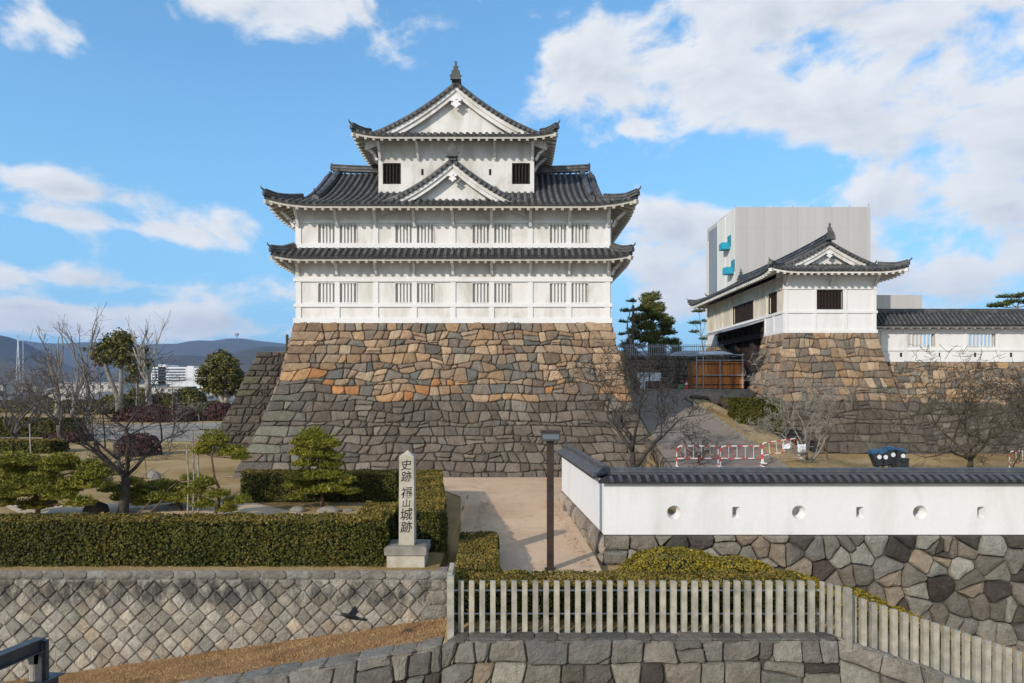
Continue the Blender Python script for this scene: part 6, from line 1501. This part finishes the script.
# crow
cr = thing('crow', 'black crow gliding in front of the diamond-stone wall', 'bird', tuple(P(350, 617, 13.9))); c = P(350, 617, 13.9)
mb = MB(); mb.tube([c + Vector(v) for v in ((-.20, 0, .07), (-.12, 0, .045), (0, 0, .01), (.13, 0, -.02), (.24, 0, -.055))], [.008, .04, .055, .045, .012], 8); bd = mb.build('body', 'feather', cr, smooth=True)
for s, (dx, dz) in ((-1, (-.24, .17)), (1, (.02, .13))):
    mb = MB(); a0, a1 = c + Vector((-.07, 0, .04)), c + Vector((.07, 0, .01)); tip = c + Vector((dx, s * .34, dz)); m1 = c + Vector((dx * .4 - .02, s * .17, dz * .55)); m2 = m1 + Vector((.15, 0, -.02))
    vs = [a0, a1, m2, m1, tip]; mb.add([tuple(v) for v in vs] + [tuple(v + Vector((0, 0, -.012))) for v in vs], [(0, 1, 2, 3), (3, 2, 4), (8, 7, 6, 5), (9, 7, 8), (0, 3, 8, 5), (3, 4, 9, 8), (1, 6, 7, 2), (2, 7, 9, 4)]); mb.build('wing', 'feather', cr)
mb = MB(); mb.add([tuple(c + Vector(v)) for v in ((.18, -.03, -.035), (.34, -.06, -.06), (.35, .06, -.06), (.18, .03, -.035), (.18, -.03, -.047), (.34, -.06, -.07), (.35, .06, -.07), (.18, .03, -.047))], [(0, 1, 2, 3), (7, 6, 5, 4), (0, 4, 5, 1), (1, 5, 6, 2), (2, 6, 7, 3)]); mb.build('tail', 'feather', cr)

# ================================================================ COVERED KEEP
kp = thing('covered_building', 'tall building wrapped in pale grey construction sheeting behind the gatehouse', 'covered building', (32, 80, 6))
X0, X1 = (735.5 - 512) / F * 75, (870.5 - 512) / F * 75; zt2 = CH + 180 * 75 / F
mb = MB(); mb.box(X0, X1, 75, 85.8, 2, zt2); mb.build('front_sheeting', 'tarp', kp)
mb = MB(); mb.box(X0 - .05, X0 - .01, 75.05, 78.3, 2, zt2 - .02); mb.build('side_sheeting', 'tarp_pale', kp)
mb = MB(); mb.box(X0 - .16, X0 - .01, 78.3, 81.2, 2, zt2 - .25); mb.build('side_sheeting', 'tarp_pale', kp)
mb = MB(); mb.box(X0 - .05, X0 - .01, 81.2, 85.0, 2, zt2 - .5); mb.build('mesh_sheeting', 'tarp_mesh', kp)
mb = MB(); mb.box(X0 - .12, X0 - .01, 85.0, 85.9, 2, zt2 - 1.6); mb.build('side_sheeting', 'tarp_pale', kp)
for (py0, zc_) in ((236, 0), (266, 1)):
    yy = 76.9 if zc_ == 0 else 75.6; z = CH + (HR - (246 if zc_ == 0 else 270.5)) * yy / F
    mb = MB(); mb.box(X0 - .95, X0 - .06, yy - .3, yy + 1.0, z - .38, z + .36); bl = mb.build('loading_platform', 'cyan_paint', kp)
    mb = MB(); mb.box(X0 - .10, X0 - .052, yy - .5, yy + .5, z - .1, z + 1.15); mb.build('opening', 'dark_void', kp)
    mb = MB()
    for k in range(4): mb.box(X0 - .16, X0 - .10, yy - .5 + k * .3, yy - .44 + k * .3, z - .1, z + 1.15)
    mb.box(X0 - .16, X0 - .10, yy - .5, yy + .5, z + .5, z + .55); mb.build('scaffold_pipes', 'cyan_paint', bl)
for k in range(8): mb = MB(); x = X0 + .05 + k * (X1 - X0 - .1) / 7; mb.tube([(x, 75.3, zt2), (x, 75.3, zt2 + (.25 if k < 7 else .5))], .05, 5); mb.build('scaffold_pipe', 'galvanised', kp)
Xa, Xb = (868 - 512) / F * 82, (922 - 512) / F * 82; mb = MB(); mb.box(Xa, Xb, 82, 92, 2, CH + 92 * 82 / F); tag(mb.build('covered_building', 'tarp'), 'low sheeted block beside the tall covered building, above the roofed wall', 'covered building')

# ================================================================ FAR TOWN
hp = thing('hospital_block', 'long white multi-storey hospital block on the town plain under the hills', 'hospital', (-330, 640, -7))
Yh = 640; f_ = lambda px: (px - 512) / F * Yh; zh = lambda row: CH + (HR - row) * Yh / F
for (pa, pb, rt, rb, nfl, m) in ((151, 187, 367, 381, 5, 'far_white'), (187, 194, 366, 381, 0, 'far_white'), (194, 215, 368, 381, 5, 'far_white'), (158, 166, 364.5, 367, 0, 'far_white')):
    mb = MB(); mb.box(f_(pa), f_(pb) - .3, Yh, Yh + 25, -8, zh(rt)); wl = mb.build('wing', m, hp)
    for k in range(nfl):
        mb = MB(); z = zh(rt) - 2.2 - k * 2.6; mb.box(f_(pa) + 1, f_(pb) - 1.5, Yh - .2, Yh + .1, z - .65, z + .65); mb.build('window_row', 'far_glass', wl)
hs_ = []
r_ = random.Random(77)
def house(w_, d_, h, rm, wm, fl):
    th = thing('town_house', 'small hazy house of the distant town below the hills', 'house', (0, 0, 0), 'distant town houses')
    mb = MB(); mb.box(-w_ / 2, w_ / 2, -d_ / 2, d_ / 2, 0, h); mb.build('wall', wm, th)
    mb = MB()
    if fl: mb.box(-w_ / 2 - .2, w_ / 2 + .2, -d_ / 2 - .2, d_ / 2 + .2, h, h + .5)
    else: mb.add([(-w_ / 2 - .5, -d_ / 2 - .5, h), (w_ / 2 + .5, -d_ / 2 - .5, h), (w_ / 2 + .5, d_ / 2 + .5, h), (-w_ / 2 - .5, d_ / 2 + .5, h), (-w_ / 2, 0, h + d_ * .28), (w_ / 2, 0, h + d_ * .28)], [(0, 1, 5, 4), (2, 3, 4, 5), (1, 2, 5), (3, 0, 4), (0, 3, 2, 1)])
    mb.build('roof', rm, th)
    for k in range(max(1, int(h / 3))):
        for i in range(int(w_ / 3)): mb = MB(); x = -w_ / 2 + 1.5 + i * 3; mb.box(x - .6, x + .6, -d_ / 2 - .06, -d_ / 2 + .02, 1 + k * 3, 2.3 + k * 3); mb.build('window', 'far_glass', th)
    return th
protos = [house(9, 8, 6, 'far_roof', 'far_cream', False), house(12, 9, 6.5, 'far_roof', 'far_grey', False), house(16, 10, 9, 'far_grey', 'far_grey', True), house(24, 12, 12, 'far_grey', 'far_cream', True), house(10, 8, 5.5, 'far_roof', 'far_grey', False)]
k = 0
for i in range(150):
    Yq = 190 + 900 * (i / 150) ** 1.4; px = r_.uniform(-60, 285) if i % 4 else r_.uniform(600, 720); pr = r_.choice(protos if Yq > 300 else protos[:2] + protos[4:])
    if 630 < Yq < 680 and 140 < px < 225: continue
    o = pr if not pr.get('_u') else copy_tree(pr)
    pr['_u'] = 1
    if '_u' in o.keys() and o is not pr: del o['_u']
    o.location = ((px - 512) / F * Yq, Yq, -7.3); o.rotation_euler = (0, 0, R(r_.uniform(-25, 25))); sc_ = r_.uniform(.85, 1.2); o.scale = (sc_, sc_, sc_)
for p_ in protos:
    if '_u' in p_.keys(): del p_['_u']
mo2 = mound('low_hall', 'x y', [(0, 0, 0, 1, 1, 1)], 'evergreen_leaf', 1) if False else None
mb = MB(); mb.box((188 - 512) / F * 210, (232 - 512) / F * 210, 210, 225, -8, CH + (HR - 401) * 210 / F); hl = mb.build('low_hall', 'far_white'); tag(hl, 'long low white hall between the pale pollarded tree and the evergreen', 'hall')
mb = MB(); mb.box((186 - 512) / F * 209.5, (234 - 512) / F * 209.5, 209, 226, CH + (HR - 401) * 210 / F, CH + (HR - 400) * 210 / F + .1); mb.build('roof', 'far_roof', hl)
mb = MB(); x = (18 - 512) / F * 1500; 
for s in (-1, 1): mb.bar((x + s * 5, 1500, -7), (x, 1500, 118), 1.0, 1.0)
for k in range(6): mb.bar((x - 4 + k * .5, 1500, 20 + k * 16), (x + 4 - k * .5, 1500, 28 + k * 16), .7, .7)
tag(mb.build('pylon', 'far_white'), 'pale lattice pylon in front of the left hill', 'pylon')
mb = MB(); x = (23 - 512) / F * 2600; mb.tube([(x, 2600, -7), (x, 2600, 232)], [1.6, .8], 5); tag(mb.build('radio_mast', 'far_white'), 'thin pale radio mast rising from the hill at the far left', 'mast')
mb = MB(); x = (237 - 512) / F * 6200; mb.tube([(x, 6200, 380), (x, 6200, 490)], [6, 4], 5); mb.tube([(x, 6200, 470), (x, 6200, 492)], [18, 18], 6); tag(mb.build('radio_mast', 'far_grey'), 'tiny tower on the crest of the blue ridge', 'mast')
# far groves between the houses: one mass
C = []
for i in range(70):
    Yq = r_.uniform(150, 900); px = r_.uniform(-120, 290) if i % 5 else r_.uniform(600, 720); n = 260; v = rng.normal(size=(n, 3)); v /= np.linalg.norm(v, axis=1)[:, None]; rr = r_.uniform(2.5, 5) * (1 + Yq / 900)
    C.append(np.column_stack([(px - 512) / F * Yq + v[:, 0] * rr * 2.2, Yq + v[:, 1] * rr, -6.5 + np.abs(v[:, 2]) * rr * 1.1]))
tag(npmesh('grove', leaf_quads(np.vstack(C), .9), 4, 'evergreen_leaf'), 'hazy groves scattered through the far town', kind='stuff')
# ================================================================ HAZE
hm_ = bpy.data.materials.new('haze'); hm_.use_nodes = True; nt = hm_.node_tree
for n_ in list(nt.nodes):
    if n_.type != 'OUTPUT_MATERIAL': nt.nodes.remove(n_)
pv = nt.nodes.new('ShaderNodeVolumePrincipled'); pv.inputs['Color'].default_value = (.42, .62, 1.0, 1); pv.inputs['Density'].default_value = .00008; pv.inputs['Anisotropy'].default_value = 0
nt.links.new(pv.outputs[0], nt.nodes['Material Output'].inputs['Volume']); M['haze'] = hm_
mb = MB(); mb.box(-9500, 9500, -60, 7900, -10, 530); tag(mb.build('haze', 'haze'), 'thin blue winter haze over the town and hills', kind='stuff')
cleanup()
